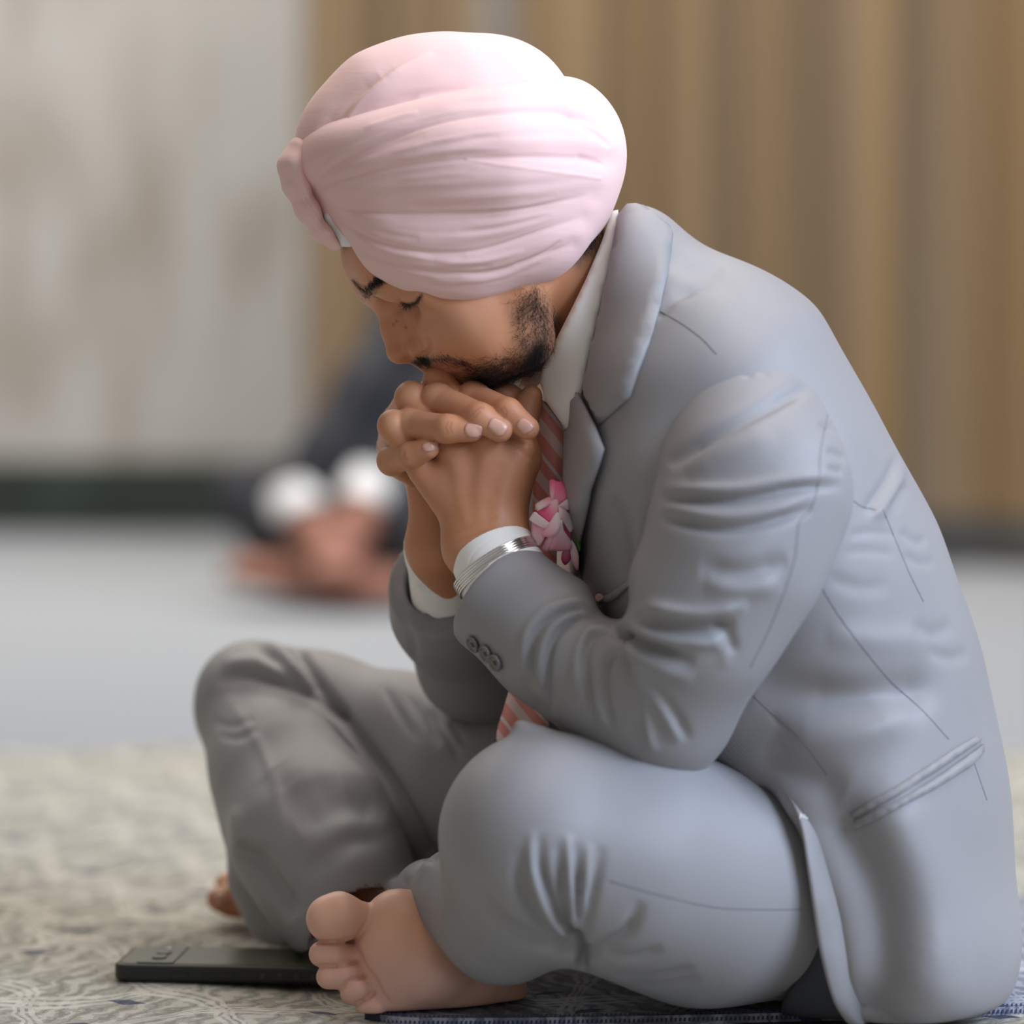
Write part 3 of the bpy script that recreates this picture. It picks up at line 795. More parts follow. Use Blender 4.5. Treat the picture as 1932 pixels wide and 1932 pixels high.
# ---- body
def skin_piece(shape, lo, hi, h, strokes=(), it=2):
    V, Q = mesh_sdf(shape, lo, hi, h); V = relax(V, Q, it)
    if strokes: V = folds(V, Q, strokes)
    return V, Q
head_folds = [('g', [(744, 552), (752, 562), (760, 570)], 4, .0008), ('g', [(757, 574), (770, 578), (786, 574), (797, 560)], 3.5, .0008),
              ('g', [(793, 672), (808, 660), (810, 645), (800, 632)], 4.5, .0018), ('g', [(800, 655), (830, 665), (862, 676), (885, 690)], 9, .0010),
              ('g', [(806, 700), (830, 699), (860, 697), (888, 691)], 3, .0012), ('g', [(885, 690), (893, 697)], 6, .0012)]
HEAD = skin_piece(head_shape(), *bounds(hp(660, 180, -.1), hp(640, 740, .1), hp(1250, 760, .1), hp(1250, 760, -.1), pad=.02), .0011, head_folds)
hand_folds = [('r', [(975, 860), (950, 930), (930, 1000)], 13, .0007), ('r', [(915, 850), (905, 930), (905, 1000)], 12, .0008), ('r', [(855, 865), (868, 940), (885, 1000)], 12, .0007),
              ('g', [(945, 870), (928, 940)], 12, .0006), ('g', [(885, 860), (886, 930)], 12, .0006),
              ('g', [(836, 1015), (870, 1002), (915, 985), (945, 968)], 4, .0006), ('g', [(848, 1032), (885, 1015), (925, 1000)], 4, .0005),
              ('g', [(968, 835), (985, 852), (1000, 868)], 6, .0009), ('g', [(1000, 845), (1005, 870)], 5, .0006)]
HANDS = skin_piece(hands_shape(), *bounds(P(700, 680, -.07), P(1060, 1260, .15), P(700, 1260, .15), P(1060, 680, -.07), pad=.005), .00085, hand_folds)
foot_folds = [('g', [(668, 1772), (676, 1798), (690, 1828), (708, 1850), (720, 1874), (742, 1898)], 5, .0022), ('g', [(585, 1776), (630, 1778), (672, 1770)], 3.5, .0022), ('g', [(595, 1822), (640, 1822), (680, 1815)], 3.5, .0018), ('g', [(642, 1868), (660, 1850), (694, 1842)], 3.5, .0018), ('g', [(668, 1894), (690, 1886), (712, 1868)], 3.5, .0018),
              ('g', [(695, 1700), (696, 1730), (678, 1765), (655, 1775)], 5, .0010), ('g', [(820, 1790), (870, 1840), (930, 1862)], 18, .0015)]
FOOT = skin_piece(foot_shape(), *bounds(P(570, 1660, -.1), P(1010, 1940, -.1), P(1010, 1660, .16), pad=.005), .0012, foot_folds)
TOES = skin_piece(toe_shape(), *bounds(P(390, 1630, .15), P(760, 1760, .42), P(390, 1640, .42), pad=.01), .002)
CORE = mesh_sdf(core_shape(), (-.4, -.3, 0), (.5, .5, .7), .008)
off = 0; VV = []; QQ = []; TT = []
for nm, (V, Q) in (('head', HEAD), ('hands', HANDS), ('foot', FOOT), ('toes', TOES), ('core', CORE)):
    t = np.tile(SKIN, (len(V), 1)).astype(float)
    if nm == 'head':
        hairtone = (.10, .062, .048)
        t = blot(t, V, 735, 660, 28, 30, (.50, .19, .10), .5); t = blot(t, V, 880, 600, 60, 35, (.54, .27, .155), .5)
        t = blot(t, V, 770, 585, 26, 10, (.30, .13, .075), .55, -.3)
        for ln, w, a in ((((1020, 575), (1030, 620), (1015, 665)), 22, .45), (((1000, 690), (950, 712), (905, 716)), 17, .85), (((1015, 660), (995, 695)), 18, .7), (((980, 600), (985, 650)), 16, .22),
                         (((785, 682), (803, 680)), 8, .75), (((803, 676), (840, 678), (880, 688)), 7, .5), (((900, 712), (925, 700)), 16, .4)):
            t = stain(t, V, ln, w, hairtone, a)
        t = stain(t, V, [(690, 554), (704, 541), (724, 525)], 7, (.06, .03, .022), .85); t = stain(t, V, [(668, 533), (686, 551)], 3, (.10, .05, .035), .6)
        t = stain(t, V, [(808, 693), (835, 690), (870, 692), (884, 691)], 6, (.36, .125, .085), .85); t = stain(t, V, [(822, 707), (850, 704), (880, 696)], 6, (.38, .14, .10), .7)
        t = stain(t, V, [(758, 571), (770, 575), (784, 570), (796, 556)], 3, (.06, .03, .025), .8); t = blot(t, V, 779, 685, 6, 4, (.12, .04, .03), .8)
        t = stain(t, V, [(1128, 385), (1112, 440), (1090, 490)], 20, hairtone, .75)
        for cx, cy in ((742, 612), (766, 618), (748, 606)): t = blot(t, V, cx, cy, 2.5, 2.5, (.12, .06, .04), .8)
    if nm == 'hands':
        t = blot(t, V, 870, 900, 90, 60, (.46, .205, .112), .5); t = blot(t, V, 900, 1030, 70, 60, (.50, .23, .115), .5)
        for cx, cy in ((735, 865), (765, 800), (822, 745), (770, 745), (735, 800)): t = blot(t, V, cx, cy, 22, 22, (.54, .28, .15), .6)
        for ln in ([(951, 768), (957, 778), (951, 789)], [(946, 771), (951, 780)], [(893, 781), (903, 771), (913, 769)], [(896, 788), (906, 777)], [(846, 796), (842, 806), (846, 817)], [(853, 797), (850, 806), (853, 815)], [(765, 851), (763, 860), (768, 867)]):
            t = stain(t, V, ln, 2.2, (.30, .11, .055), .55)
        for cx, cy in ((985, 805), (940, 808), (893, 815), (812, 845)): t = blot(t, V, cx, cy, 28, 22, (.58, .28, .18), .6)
    if nm == 'foot':
        t = t*0 + np.array((.66, .38, .28))
        t = blot(t, V, 790, 1740, 60, 50, (.66, .34, .20), .7); t = blot(t, V, 640, 1730, 60, 50, (.64, .34, .22), .6)
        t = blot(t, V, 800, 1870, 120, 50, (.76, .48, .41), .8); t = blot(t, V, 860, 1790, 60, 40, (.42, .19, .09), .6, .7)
        t = blot(t, V, 650, 1850, 50, 60, (.70, .41, .33), .6)
    V[:, 2] = np.maximum(V[:, 2], .0036)
    VV.append(V); QQ.append(Q+off); TT.append(t); off += len(V)
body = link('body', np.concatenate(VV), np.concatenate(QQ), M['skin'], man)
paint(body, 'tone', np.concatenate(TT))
# nails
hpos = on_mesh(HANDS, .0001)
for nl in ([(974, 803), (978, 794), (986, 789), (999, 795), (1008, 805), (1000, 815), (990, 819), (981, 814)],
           [(920, 806), (924, 794), (932, 788), (948, 795), (959, 805), (954, 816), (945, 823), (932, 818)],
           [(876, 811), (878, 803), (884, 799), (899, 801), (909, 806), (909, 817), (904, 825), (888, 825), (880, 820)],
           [(796, 842), (800, 836), (812, 833), (823, 833), (827, 840), (824, 848), (808, 853), (800, 850)]):
    o = sheet('fingernail', nl, hpos, .0006, M['nail'], body, step=4, rim=3)
tp = on_mesh(TOES, .0002)
sheet('toenail', [(403, 1688), (412, 1682), (424, 1684), (428, 1698), (420, 1708), (408, 1706)], tp, .0007, M['nail'], body, step=5, rim=3)

# ---- turban
tw_f = []
for ln, wd, am in (
    ([(575, 371), (645, 340), (754, 316), (880, 300), (1025, 295), (1145, 300)], 24, .0026),
    ([(568, 366), (620, 314), (717, 267), (826, 228), (953, 208), (1062, 209), (1159, 235)], 26, .0032),
    ([(594, 389), (681, 400), (826, 405), (971, 400), (1116, 369)], 22, .0022),
    ([(600, 394), (674, 441), (754, 470), (844, 478), (935, 467), (1098, 412)], 20, .0020),
    ([(650, 455), (717, 496), (790, 514), (862, 519), (953, 510), (1080, 463)], 16, .0016)):
    tw_f += [('g', ln, wd, am, 0), ('g', ln, 4.5, .0014, 1)]
tw_f += [('g', [(1062, 209), (1122, 246), (1155, 278)], 6, .0022), ('g', [(1070, 212), (1140, 235)], 5, .0012), ('g', [(1090, 293), (1145, 312)], 5, .0015),
         ('g', [(970, 505), (1024, 483), (1060, 455)], 4, .0014), ('g', [(690, 505), (770, 530), (860, 546), (950, 535), (1040, 490)], 6, .0007),
         ('g', [(610, 330), (700, 285), (800, 250)], 8, .0009), ('g', [(640, 350), (760, 330), (900, 315)], 9, .0008), ('g', [(700, 235), (830, 200), (960, 180), (1060, 180)], 10, .0008),
         ('g', [(620, 385), (720, 372), (850, 360), (1000, 350), (1130, 335)], 10, .0009), ('g', [(680, 425), (800, 440), (930, 435), (1090, 395)], 9, .0007),
         ('g', [(760, 290), (900, 262), (1050, 250), (1150, 265)], 10, .0008), ('r', [(600, 300), (680, 255), (800, 213), (930, 185)], 18, .0010),
         ('r', [(880, 301), (953, 312), (1050, 325), (1133, 337)], 2.5, .0007, 0)]
CR = [smooth_line(l, 12) for l in ([(575, 300), (640, 255), (740, 215), (860, 185), (980, 172), (1060, 175), (1150, 215)], [(568, 366), (620, 314), (717, 267), (826, 228), (953, 208), (1062, 209), (1159, 235)],
      [(575, 371), (645, 340), (754, 316), (880, 300), (1025, 295), (1145, 300)], [(594, 389), (681, 400), (826, 405), (971, 400), (1116, 369)], [(600, 394), (674, 441), (754, 470), (844, 478), (935, 467), (1098, 412)],
      [(650, 455), (717, 496), (790, 514), (862, 519), (953, 510), (1080, 463)], [(690, 490), (740, 526), (800, 548), (880, 560), (960, 546), (1060, 490)])]
def resamp(L, n=24):
    c = np.concatenate(([0], np.cumsum(np.linalg.norm(np.diff(L, axis=0), axis=1)))); t = np.linspace(0, c[-1], n)
    return np.stack((np.interp(t, c, L[:, 0]), np.interp(t, c, L[:, 1])), 1)
rw = random.Random(21)
for A_, B_ in zip(CR[:-1], CR[1:]):
    A_, B_ = resamp(A_), resamp(B_)
    for k in range(9):
        f = rw.uniform(.1, .9); i0 = rw.randint(0, 14); i1 = min(23, i0+rw.randint(6, 14)); df = rw.uniform(-.12, .12)
        pts = [tuple(A_[i]*(1-f-df*(i-i0)/24) + B_[i]*(f+df*(i-i0)/24)) for i in range(i0, i1, 2)]
        if len(pts) > 2: tw_f.append(('g' if rw.random() < .65 else 'r', pts, rw.uniform(4, 7), rw.uniform(.0003, .0008)))
V, Q = mesh_sdf(turban_shape(True), *bounds(hp(520, 120, -.13), hp(520, 580, .13), hp(1190, 580, .13), hp(1190, 120, -.13), pad=.02), .0013)
V = relax(V, Q, 70, .9); V = folds(V, Q, tw_f); TW = (V, Q)
turban = link('turban', V, Q, M['turban'], man)
V, Q = mesh_sdf(turban_shape(False), *bounds(hp(540, 60, -.11), hp(540, 420, .11), hp(1100, 420, .11), hp(1100, 60, -.11), pad=.02), .0016)
V = relax(V, Q, 50, .9)
V = folds(V, Q, [('s', [(650, 240), (688, 184), (754, 133), (815, 98)], 16, .0034, 2), ('g', [(640, 238), (680, 180), (745, 130)], 14, .0016, 2),
                 ('g', [(605, 250), (645, 195), (717, 144)], 12, .0018), ('r', [(625, 240), (668, 188), (725, 145)], 14, .0010), ('g', [(700, 215), (760, 185), (880, 165)], 8, .0012),
                 ('g', [(690, 225), (790, 180)], 5, .0012)])
link('crown', V, Q, M['turban'], turban)
# narrow front pleats that cross over the brow, white cloth beneath
s = Shape()
def strip(pts, hw, k=.006):
    for a, b in zip(pts[:-1], pts[1:]):
        s.add(squash(hp(*a[:3]), hp(*b[:3]), a[3]*K, b[3]*K, LAT, hw/(a[3]*K), hw/(b[3]*K)), k)
strip([(566, 282, 0, 24), (551, 312, 0, 24), (559, 348, 0, 23), (580, 396, 0, 19), (607, 440, 0, 13), (634, 467, -.004, 6)], .022)
V, Q = mesh_sdf(s, *bounds(hp(520, 240, -.05), hp(660, 480, .05), hp(520, 480, .05), hp(660, 240, -.05), pad=.01), .0012)
V = relax(V, Q, 2); V = folds(V, Q, [('g', [(548, 330), (575, 385), (612, 435)], 4, .0015), ('g', [(560, 340), (585, 385), (618, 432)], 4, .0015), ('g', [(540, 320), (560, 375)], 4, .001)])
link('front_fold', V, Q, M['turban'], turban)
s = Shape(); s.add(cone(hp(640, 405, .014), hp(662, 452, .016), 30*K, 24*K)); s.add(cone(mir(hp(640, 405, .014)), mir(hp(662, 452, .016)), 30*K, 24*K), .01)
s.isect(half(hp(650, 467), (0, 0, -1)), .002)
V, Q = mesh_sdf(s, *bounds(hp(600, 360, -.05), hp(700, 480, .05), pad=.01), .0016)
o = link('under_cloth', V, Q, M['undercloth'], turban); o['label'] = 'white cloth under the turban at the forehead'

# ---- hair: separate strands
HTREE = BVHTree.FromPolygons(HEAD[0].tolist(), HEAD[1].tolist())
def hair(name, samples, r0, parent, label=None):
    """samples: (px,py,dirx,diry,length_px,lift,curl)"""
    V = []; F = []
    for (x, y, dx, dy, L, lift, curl) in samples:
        h = HTREE.ray_cast(Vector(CAM), Vector(ray(x, y)).normalized())
        if h[0] is None: h = HTREE.find_nearest(Vector(hp(x, y, .03)))
        p = np.array(h[0]); n = np.array(h[1])
        d = dx*RGT - dy*UPV; d = d - (d @ n)*n; d /= np.linalg.norm(d)+1e-9; sd = np.cross(n, d)
        L = L*K; pts = []
        for t in (0, .3, .65, 1): pts.append(p - n*.0004 + d*L*t + n*L*lift*math.sin(t*2.2) + sd*L*curl*t*t)
        b = len(V)
        for i, q in enumerate(pts):
            rr = r0*(1-.75*i/3)
            for a in (0, 2.094, 4.189): V.append(q + rr*(math.cos(a)*sd + math.sin(a)*n))
        for i in range(3):
            for k in range(3): F.append((b+i*3+k, b+i*3+(k+1) % 3, b+i*3+3+(k+1) % 3, b+i*3+3+k))
    o = link(name, V, np.array(F), M['hair'], parent); o['kind'] = 'stuff'
    return o
R_ = random.Random(5)
def along(line, n, w, dirf, L, lift=.35, curl=.6, jit=.5):
    ln = smooth_line(line); out = []
    for _ in range(n):
        i = R_.random()*(len(ln)-1); a = ln[int(i)]; x = a[0]+R_.gauss(0, w); y = a[1]+R_.gauss(0, w)
        dx, dy = dirf(x, y); an = math.atan2(dy, dx)+R_.gauss(0, jit)
        out.append((x, y, math.cos(an), math.sin(an), L*R_.uniform(.6, 1.3), lift*R_.uniform(.3, 1.2), R_.uniform(-curl, curl)))
    return out
down = lambda x, y: (-.35, 1)
jawd = lambda x, y: (-1, .45)
bs = (along([(1005, 552), (1022, 585), (1030, 625), (1022, 660)], 420, 11, down, 24, .4, 1.0, .7) + along([(985, 560), (990, 610), (992, 660)], 170, 12, down, 22, .4, 1.2, .9)
      + along([(1020, 655), (1005, 690), (970, 712), (930, 720), (895, 716)], 1300, 9, lambda x, y: (-.2, 1), 22, .5, 1.0, .8)
      + along([(900, 700), (940, 694), (985, 672)], 420, 10, jawd, 20, .4, 1.0, .8))
hair('beard', bs, .00012, body)
hair('moustache', along([(783, 682), (795, 678), (806, 679)], 300, 4, lambda x, y: (.7, .7), 14, .35, .4, .4) + along([(806, 676), (835, 677), (868, 684), (884, 690)], 260, 5, lambda x, y: (1, .45), 15, .3, .5, .4), .00011, body)
hair('eyebrow', along([(690, 556), (702, 544), (714, 533), (726, 524)], 900, 4.6, lambda x, y: (.75, -.65), 12, .2, .25, .2), .00012, body)
hair('eyebrow', along([(668, 533), (677, 543), (687, 552)], 80, 1.8, lambda x, y: (-.6, -.6), 10, .3, .4, .4), .00012, body)
hair('eyelashes', along([(758, 571), (770, 575), (784, 570), (796, 556)], 120, 1.2, lambda x, y: (-.4, 1), 14, .55, .4, .25), .00013, body)
hair('nape_hair', along([(1122, 395), (1112, 435), (1098, 465)], 420, 9, lambda x, y: (.35, .9), 28, .4, .9, .6) + along([(1125, 368), (1126, 395)], 260, 8, lambda x, y: (1, -.35), 30, .8, .8, .8), .00012, body)

# ---- jacket
jf = [('g', [(1431, 1296), (1520, 1312), (1620, 1318), (1722, 1302)], 38, .0085, 3), ('r', [(1470, 1400), (1600, 1385), (1715, 1330)], 40, .004),
      ('r', [(1655, 965), (1690, 915), (1706, 860)], 13, .0032, 0), ('g', [(1640, 958), (1672, 912), (1692, 868)], 9, .003, 0), ('g', [(1680, 968), (1706, 915)], 9, .003),
      ('g', [(1600, 1012), (1640, 1004), (1695, 1008)], 7, .0011), ('g', [(1590, 1042), (1640, 1040), (1690, 1046)], 8, .0008), ('g', [(1560, 1090), (1620, 1108), (1680, 1105)], 14, .0010),
      ('g', [(1700, 1000), (1725, 1020), (1750, 1020)], 8, .0018), ('g', [(1705, 1045), (1735, 1062), (1765, 1060)], 8, .0015), ('g', [(1720, 1180), (1760, 1195), (1800, 1180)], 14, .002),
      ('g', [(1750, 1225), (1790, 1240), (1830, 1232)], 12, .002), ('r', [(1560, 1200), (1680, 1210), (1760, 1200)], 26, .002),
      ('g', [(1590, 1560), (1650, 1690), (1660, 1830), (1640, 1900)], 52, .011, 0), ('r', [(1700, 1560), (1760, 1700), (1770, 1850)], 60, .006, 0),
      ('g', [(1440, 1400), (1500, 1450), (1590, 1500)], 34, .005), ('g', [(1245, 590), (1285, 555), (1345, 530)], 10, .002, 2), ('g', [(1270, 560), (1330, 535), (1400, 545)], 16, .0018),
      ('g', [(1262, 470), (1300, 505), (1370, 510)], 18, .002), ('g', [(1150, 930), (1165, 1010), (1180, 1090)], 22, .004), ('r', [(1215, 930), (1210, 1000), (1195, 1080)], 16, .002),
      ('g', [(1450, 1345), (1478, 1372), (1500, 1398)], 5, .001)]
V, Q = mesh_sdf(jacket_shape(), (-.05, -.22, 0), (.48, .32, .62), .0030)
V = relax(V, Q, 36, .9); V = folds(V, Q, [(q[0], q[1], q[2], q[3]*1.15, *q[4:]) for q in jf]); JV = (V, Q)
jacket = link('jacket', V, Q, M['suit'], man)
sf = [('g', [(1262, 880), (1338, 826), (1428, 777), (1535, 724)], 13, .0042), ('r', [(1300, 900), (1370, 855), (1460, 815)], 24, .0014),
      ('g', [(1245, 940), (1383, 942), (1495, 922), (1592, 915)], 9, .0035), ('r', [(1250, 922), (1383, 925), (1495, 904), (1580, 900)], 13, .0024),
      ('g', [(1243, 976), (1360, 998), (1450, 984), (1535, 956)], 10, .0032), ('r', [(1250, 958), (1360, 975), (1450, 964), (1530, 940)], 11, .002),
      ('g', [(1320, 1070), (1405, 1080), (1485, 1056)], 18, .0026), ('r', [(1330, 1100), (1400, 1112), (1475, 1104)], 18, .0018),
      ('r', [(1212, 1143), (1315, 1158), (1410, 1140)], 13, .0034), ('g', [(1190, 1168), (1290, 1185), (1390, 1180)], 12, .0040),
      ('r', [(1180, 1190), (1260, 1208), (1360, 1215)], 11, .0030), ('g', [(1166, 1192), (1225, 1218), (1310, 1250)], 11, .0062, 2), ('r', [(1175, 1222), (1240, 1255), (1310, 1285)], 14, .0035, 2),
      ('g', [(1165, 1190), (1180, 1250), (1205, 1320), (1222, 1400)], 9, .0040, 2), ('r', [(1180, 1240), (1207, 1325), (1234, 1422)], 11, .0034), ('r', [(1200, 1250), (1250, 1330), (1285, 1400)], 14, .0030),
      ('g', [(1215, 1270), (1270, 1345), (1300, 1400)], 10, .0030), ('g', [(1345, 1170), (1375, 1200), (1385, 1235)], 10, .0022), ('r', [(1330, 1180), (1365, 1230), (1365, 1265)], 12, .0008),
      ('g', [(1141, 1167), (1088, 1150), (1042, 1166), (1011, 1197), (998, 1242), (1007, 1304)], 7, .0030), ('r', [(1130, 1150), (1085, 1134), (1030, 1150), (995, 1190), (983, 1245)], 9, .0018),
      ('g', [(1150, 1176), (1104, 1163), (1057, 1190), (1035, 1235), (1032, 1298), (1042, 1352)], 7, .0032), ('r', [(1148, 1170), (1098, 1156), (1048, 1178), (1022, 1230), (1018, 1300)], 8, .0020),
      ('g', [(1160, 1195), (1122, 1200), (1104, 1242), (1108, 1300), (1118, 1360)], 7, .0026), ('r', [(1155, 1186), (1112, 1188), (1088, 1240), (1090, 1310)], 9, .0018),
      ('g', [(1169, 1226), (1147, 1250), (1142, 1304), (1156, 1375)], 6, .0022), ('r', [(1165, 1215), (1133, 1240), (1128, 1304), (1138, 1370)], 9, .0016),
      ('g', [(985, 1270), (1000, 1310), (1030, 1350)], 8, .0016), ('g', [(1560, 850), (1585, 858), (1598, 870)], 7, .0018), ('g', [(1545, 800), (1575, 810), (1592, 825)], 7, .0018), ('g', [(1560, 885), (1590, 890)], 6, .0014),
      ('g', [(1410, 690), (1412, 715)], 8, .0008), ('g', [(1440, 685), (1444, 712)], 8, .0008)]
V, Q = mesh_sdf(sleeve_near_shape(), *bounds(P(840, 640, -.25), P(1640, 1520, .05), pad=.02), .0023)
V = relax(V, Q, 8, .9); V = folds(V, Q, [(q[0], q[1], q[2], q[3]*1.35, *q[4:]) for q in sf]); SV = (V, Q)
sleeve = link('sleeve', V, Q, M['suit'], jacket)
V, Q = mesh_sdf(sleeve_far_shape(), *bounds(P(700, 740, .0), P(1480, 1400, .35), P(700, 1400, .35), pad=.02), .003)
V = relax(V, Q, 2); V = folds(V, Q, [('g', [(752, 1155), (775, 1200), (785, 1260)], 8, .002), ('r', [(765, 1150), (790, 1165), (830, 1150)], 6, .002)])
sleeve2 = link('sleeve', V, Q, M['suit'], jacket)
# ---- trousers
tf = [('r', [(1003, 1565), (1005, 1640), (1035, 1725), (1082, 1788)], 9, .0038, 3), ('g', [(1018, 1575), (1022, 1645), (1050, 1720), (1088, 1785)], 9, .0045, 3), ('g', [(985, 1600), (980, 1660), (1010, 1730), (1070, 1790)], 12, .0045, 3),
      ('r', [(1070, 1570), (1074, 1660), (1084, 1780)], 9, .0036, 3), ('g', [(1088, 1590), (1090, 1680), (1090, 1780)], 8, .0040, 3), ('g', [(1055, 1590), (1060, 1680), (1080, 1780)], 9, .0036, 3),
      ('g', [(1135, 1595), (1118, 1680), (1096, 1775)], 10, .0032, 3), ('r', [(1112, 1590), (1104, 1680), (1092, 1770)], 8, .0026, 3), ('g', [(1212, 1700), (1180, 1760), (1110, 1800)], 12, .0045, 3),
      ('g', [(890, 1660), (930, 1720), (990, 1765), (1085, 1798)], 12, .0050, 3), ('g', [(1080, 1770), (1095, 1800), (1098, 1830)], 9, .010, 0), ('g', [(1140, 1800), (1200, 1806), (1250, 1790)], 10, .002),
      ('g', [(1155, 1838), (1220, 1845), (1310, 1828)], 8, .0022), ('g', [(1180, 1858), (1250, 1860), (1320, 1846)], 8, .002), 
      # far leg
      ('g', [(556, 1212), (590, 1275), (640, 1342), (720, 1448), (775, 1540), (810, 1610)], 11, .0060, 0), ('r', [(520, 1240), (600, 1330), (690, 1440), (750, 1560)], 22, .0030),
      ('g', [(405, 1285), (470, 1275), (550, 1295), (640, 1345)], 12, .0055, 3), ('r', [(420, 1255), (500, 1250), (570, 1280)], 14, .003), ('g', [(462, 1200), (510, 1240), (580, 1300)], 12, .0045, 3),
      ('r', [(490, 1200), (540, 1240), (590, 1295)], 12, .003), ('r', [(425, 1310), (500, 1425), (530, 1540), (555, 1680)], 11, .0010), ('g', [(515, 1450), (560, 1500), (640, 1470)], 40, .003),
      ('g', [(455, 1590), (490, 1630), (530, 1690), (560, 1730)], 20, .006), ('r', [(440, 1520), (455, 1580), (500, 1600)], 16, .002), ('g', [(400, 1360), (440, 1370), (480, 1355)], 9, .0012), ('g', [(410, 1385), (450, 1392), (490, 1375)], 9, .0012),
      ('g', [(720, 1290), (750, 1340), (790, 1400)], 8, .0010), ('g', [(770, 1310), (800, 1360), (830, 1410)], 8, .0010), ('g', [(810, 1340), (850, 1400), (870, 1440)], 8, .0010), ('g', [(850, 1360), (880, 1410)], 8, .0010),
      ('g', [(560, 1560), (640, 1520), (730, 1530)], 30, .003), ('g', [(570, 1650), (650, 1590), (740, 1580)], 22, .002), ('r', [(765, 1660), (790, 1640), (812, 1620)], 14, .002)]
V, Q = mesh_sdf(trousers_shape(), (-.32, -.28, 0), (.42, .46, .36), .0025)
V = relax(V, Q, 3); V = folds(V, Q, [(q[0], q[1], q[2], q[3]*1.3, *q[4:]) for q in tf]); TV = (V, Q)
trousers = link('trousers', V, Q, M['suit'], man)
# ================================================================ shirt, tie, tailoring details
JP = on_mesh(JV, .0008, fallback=0.0); SP = on_mesh(SV, .0006); TP = on_mesh(TV, .0006)
# collar and lapel of the jacket
col = [(1173, 396), (1186, 386), (1215, 394), (1261, 431), (1267, 446), (1260, 520), (1244, 590), (1226, 650), (1206, 702), (1191, 749), (1160, 778), (1134, 801), (1117, 765), (1104, 732), (1113, 690), (1132, 608), (1155, 498), (1167, 435)]
o = sheet('collar', col, JP, .0050, M['suit'], jacket, step=12, rim=9, smooth_out=False)
lap = [(1102, 738), (1119, 770), (1136, 806), (1152, 849), (1146, 872), (1128, 925), (1116, 985), (1106, 1030), (1100, 1100), (1092, 1100), (1083, 1000), (1079, 900), (1082, 832), (1092, 780)]
o = sheet('lapel', lap, on_mesh(JV, .0055), .0050, M['suit'], jacket, step=12, rim=9, smooth_out=False)
# jacket front edge turned over the thigh, with a worked buttonhole
def ribbon(name, A, B, bulge, thick, m, parent, n=60, k=10):
    """cloth strip between two measured edges (px,py,Y)"""
    def rs(L):
        L = np.array(L, float); L = np.stack([smooth_line(L[:, :2])[:, 0], smooth_line(L[:, :2])[:, 1], np.interp(np.linspace(0, 1, len(smooth_line(L[:, :2]))), np.linspace(0, 1, len(L)), L[:, 2])], 1)
        c = np.concatenate(([0], np.cumsum(np.hypot(*np.diff(L[:, :2], axis=0).T)))); t = np.linspace(0, c[-1], n)
        return np.array([P(np.interp(x, c, L[:, 0]), np.interp(x, c, L[:, 1]), np.interp(x, c, L[:, 2])) for x in t])
    a, b = rs(A), rs(B); G = np.zeros((n, k+1, 3))
    for j in range(k+1):
        t = j/k; G[:, j] = a*(1-t) + b*t + np.array((0, -1, 0))*bulge*math.sin(math.pi*min(1, t*1.15))
    dn = np.array((0, 1.0, .2))*thick
    top = G.reshape(-1, 3); bot = (G+dn).reshape(-1, 3); N0 = len(top); F = []
    q = np.arange(N0).reshape(n, k+1)
    for i in range(n-1):
        for j in range(k):
            f = (q[i, j], q[i+1, j], q[i+1, j+1], q[i, j+1]); F.append(f); F.append(tuple(x+N0 for x in f[::-1]))
        F.append((q[i, 0], q[i, 0]+N0, q[i+1, 0]+N0, q[i+1, 0])); F.append((q[i, k], q[i+1, k], q[i+1, k]+N0, q[i, k]+N0))
    return link(name, np.concatenate((top, bot)), F, m, parent), G
EA = [(1338, 1444, -.040), (1400, 1458, -.066), (1452, 1474, -.086), (1490, 1508, -.100), (1511, 1562, -.110), (1522, 1630, -.116), (1533, 1706, -.119), (1548, 1800, -.118), (1572, 1888, -.112), (1602, 1936, -.10)]
EB = [(1345, 1438, -.020), (1420, 1446, -.040), (1490, 1462, -.058), (1545, 1500, -.074), (1578, 1560, -.084), (1606, 1640, -.090), (1624, 1720, -.094), (1632, 1810, -.096), (1642, 1890, -.092), (1652, 1940, -.088)]
fe, FG = ribbon('front_edge', EA, EB, .005, .0035, M['suit'], jacket)
FT = BVHTree.FromPolygons([tuple(v) for v in FG.reshape(-1, 3)], [(i*11+j, i*11+11+j, i*11+12+j, i*11+j+1) for i in range(59) for j in range(10)])
def FPOS(px, py):
    h = FT.ray_cast(Vector(CAM), Vector(ray(px, py)).normalized()); n = np.array(h[1]); n = n if n @ (CAM-np.array(h[0])) > 0 else -n
    return np.array(h[0]) - n*.0044, n
for ln in ([(1510, 1537), (1540, 1546)], [(1510, 1541), (1540, 1549)], [(1510, 1535), (1509, 1545)]):
    pts = [FPOS(*q)[0] + FPOS(*q)[1]*.0047 for q in smooth_line(ln)] if len(ln) > 2 else [FPOS(*q)[0] + FPOS(*q)[1]*.0047 for q in (ln[0], ((ln[0][0]+ln[1][0])/2, (ln[0][1]+ln[1][1])/2), ln[1])]
    tube('buttonhole', pts, .0006, M['shirt'], jacket, sides=5)
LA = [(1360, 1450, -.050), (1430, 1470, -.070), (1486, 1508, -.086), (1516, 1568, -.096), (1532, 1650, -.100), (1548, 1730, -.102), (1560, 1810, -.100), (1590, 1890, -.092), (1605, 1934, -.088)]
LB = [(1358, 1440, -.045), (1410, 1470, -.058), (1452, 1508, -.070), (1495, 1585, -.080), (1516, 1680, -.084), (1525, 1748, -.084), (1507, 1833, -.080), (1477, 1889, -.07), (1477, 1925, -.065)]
ribbon('lining_shade', LB, LA, .002, .002, M['suit_dark'], jacket)  # dark strip: jacket lining, also stands in for the shade beside the thigh
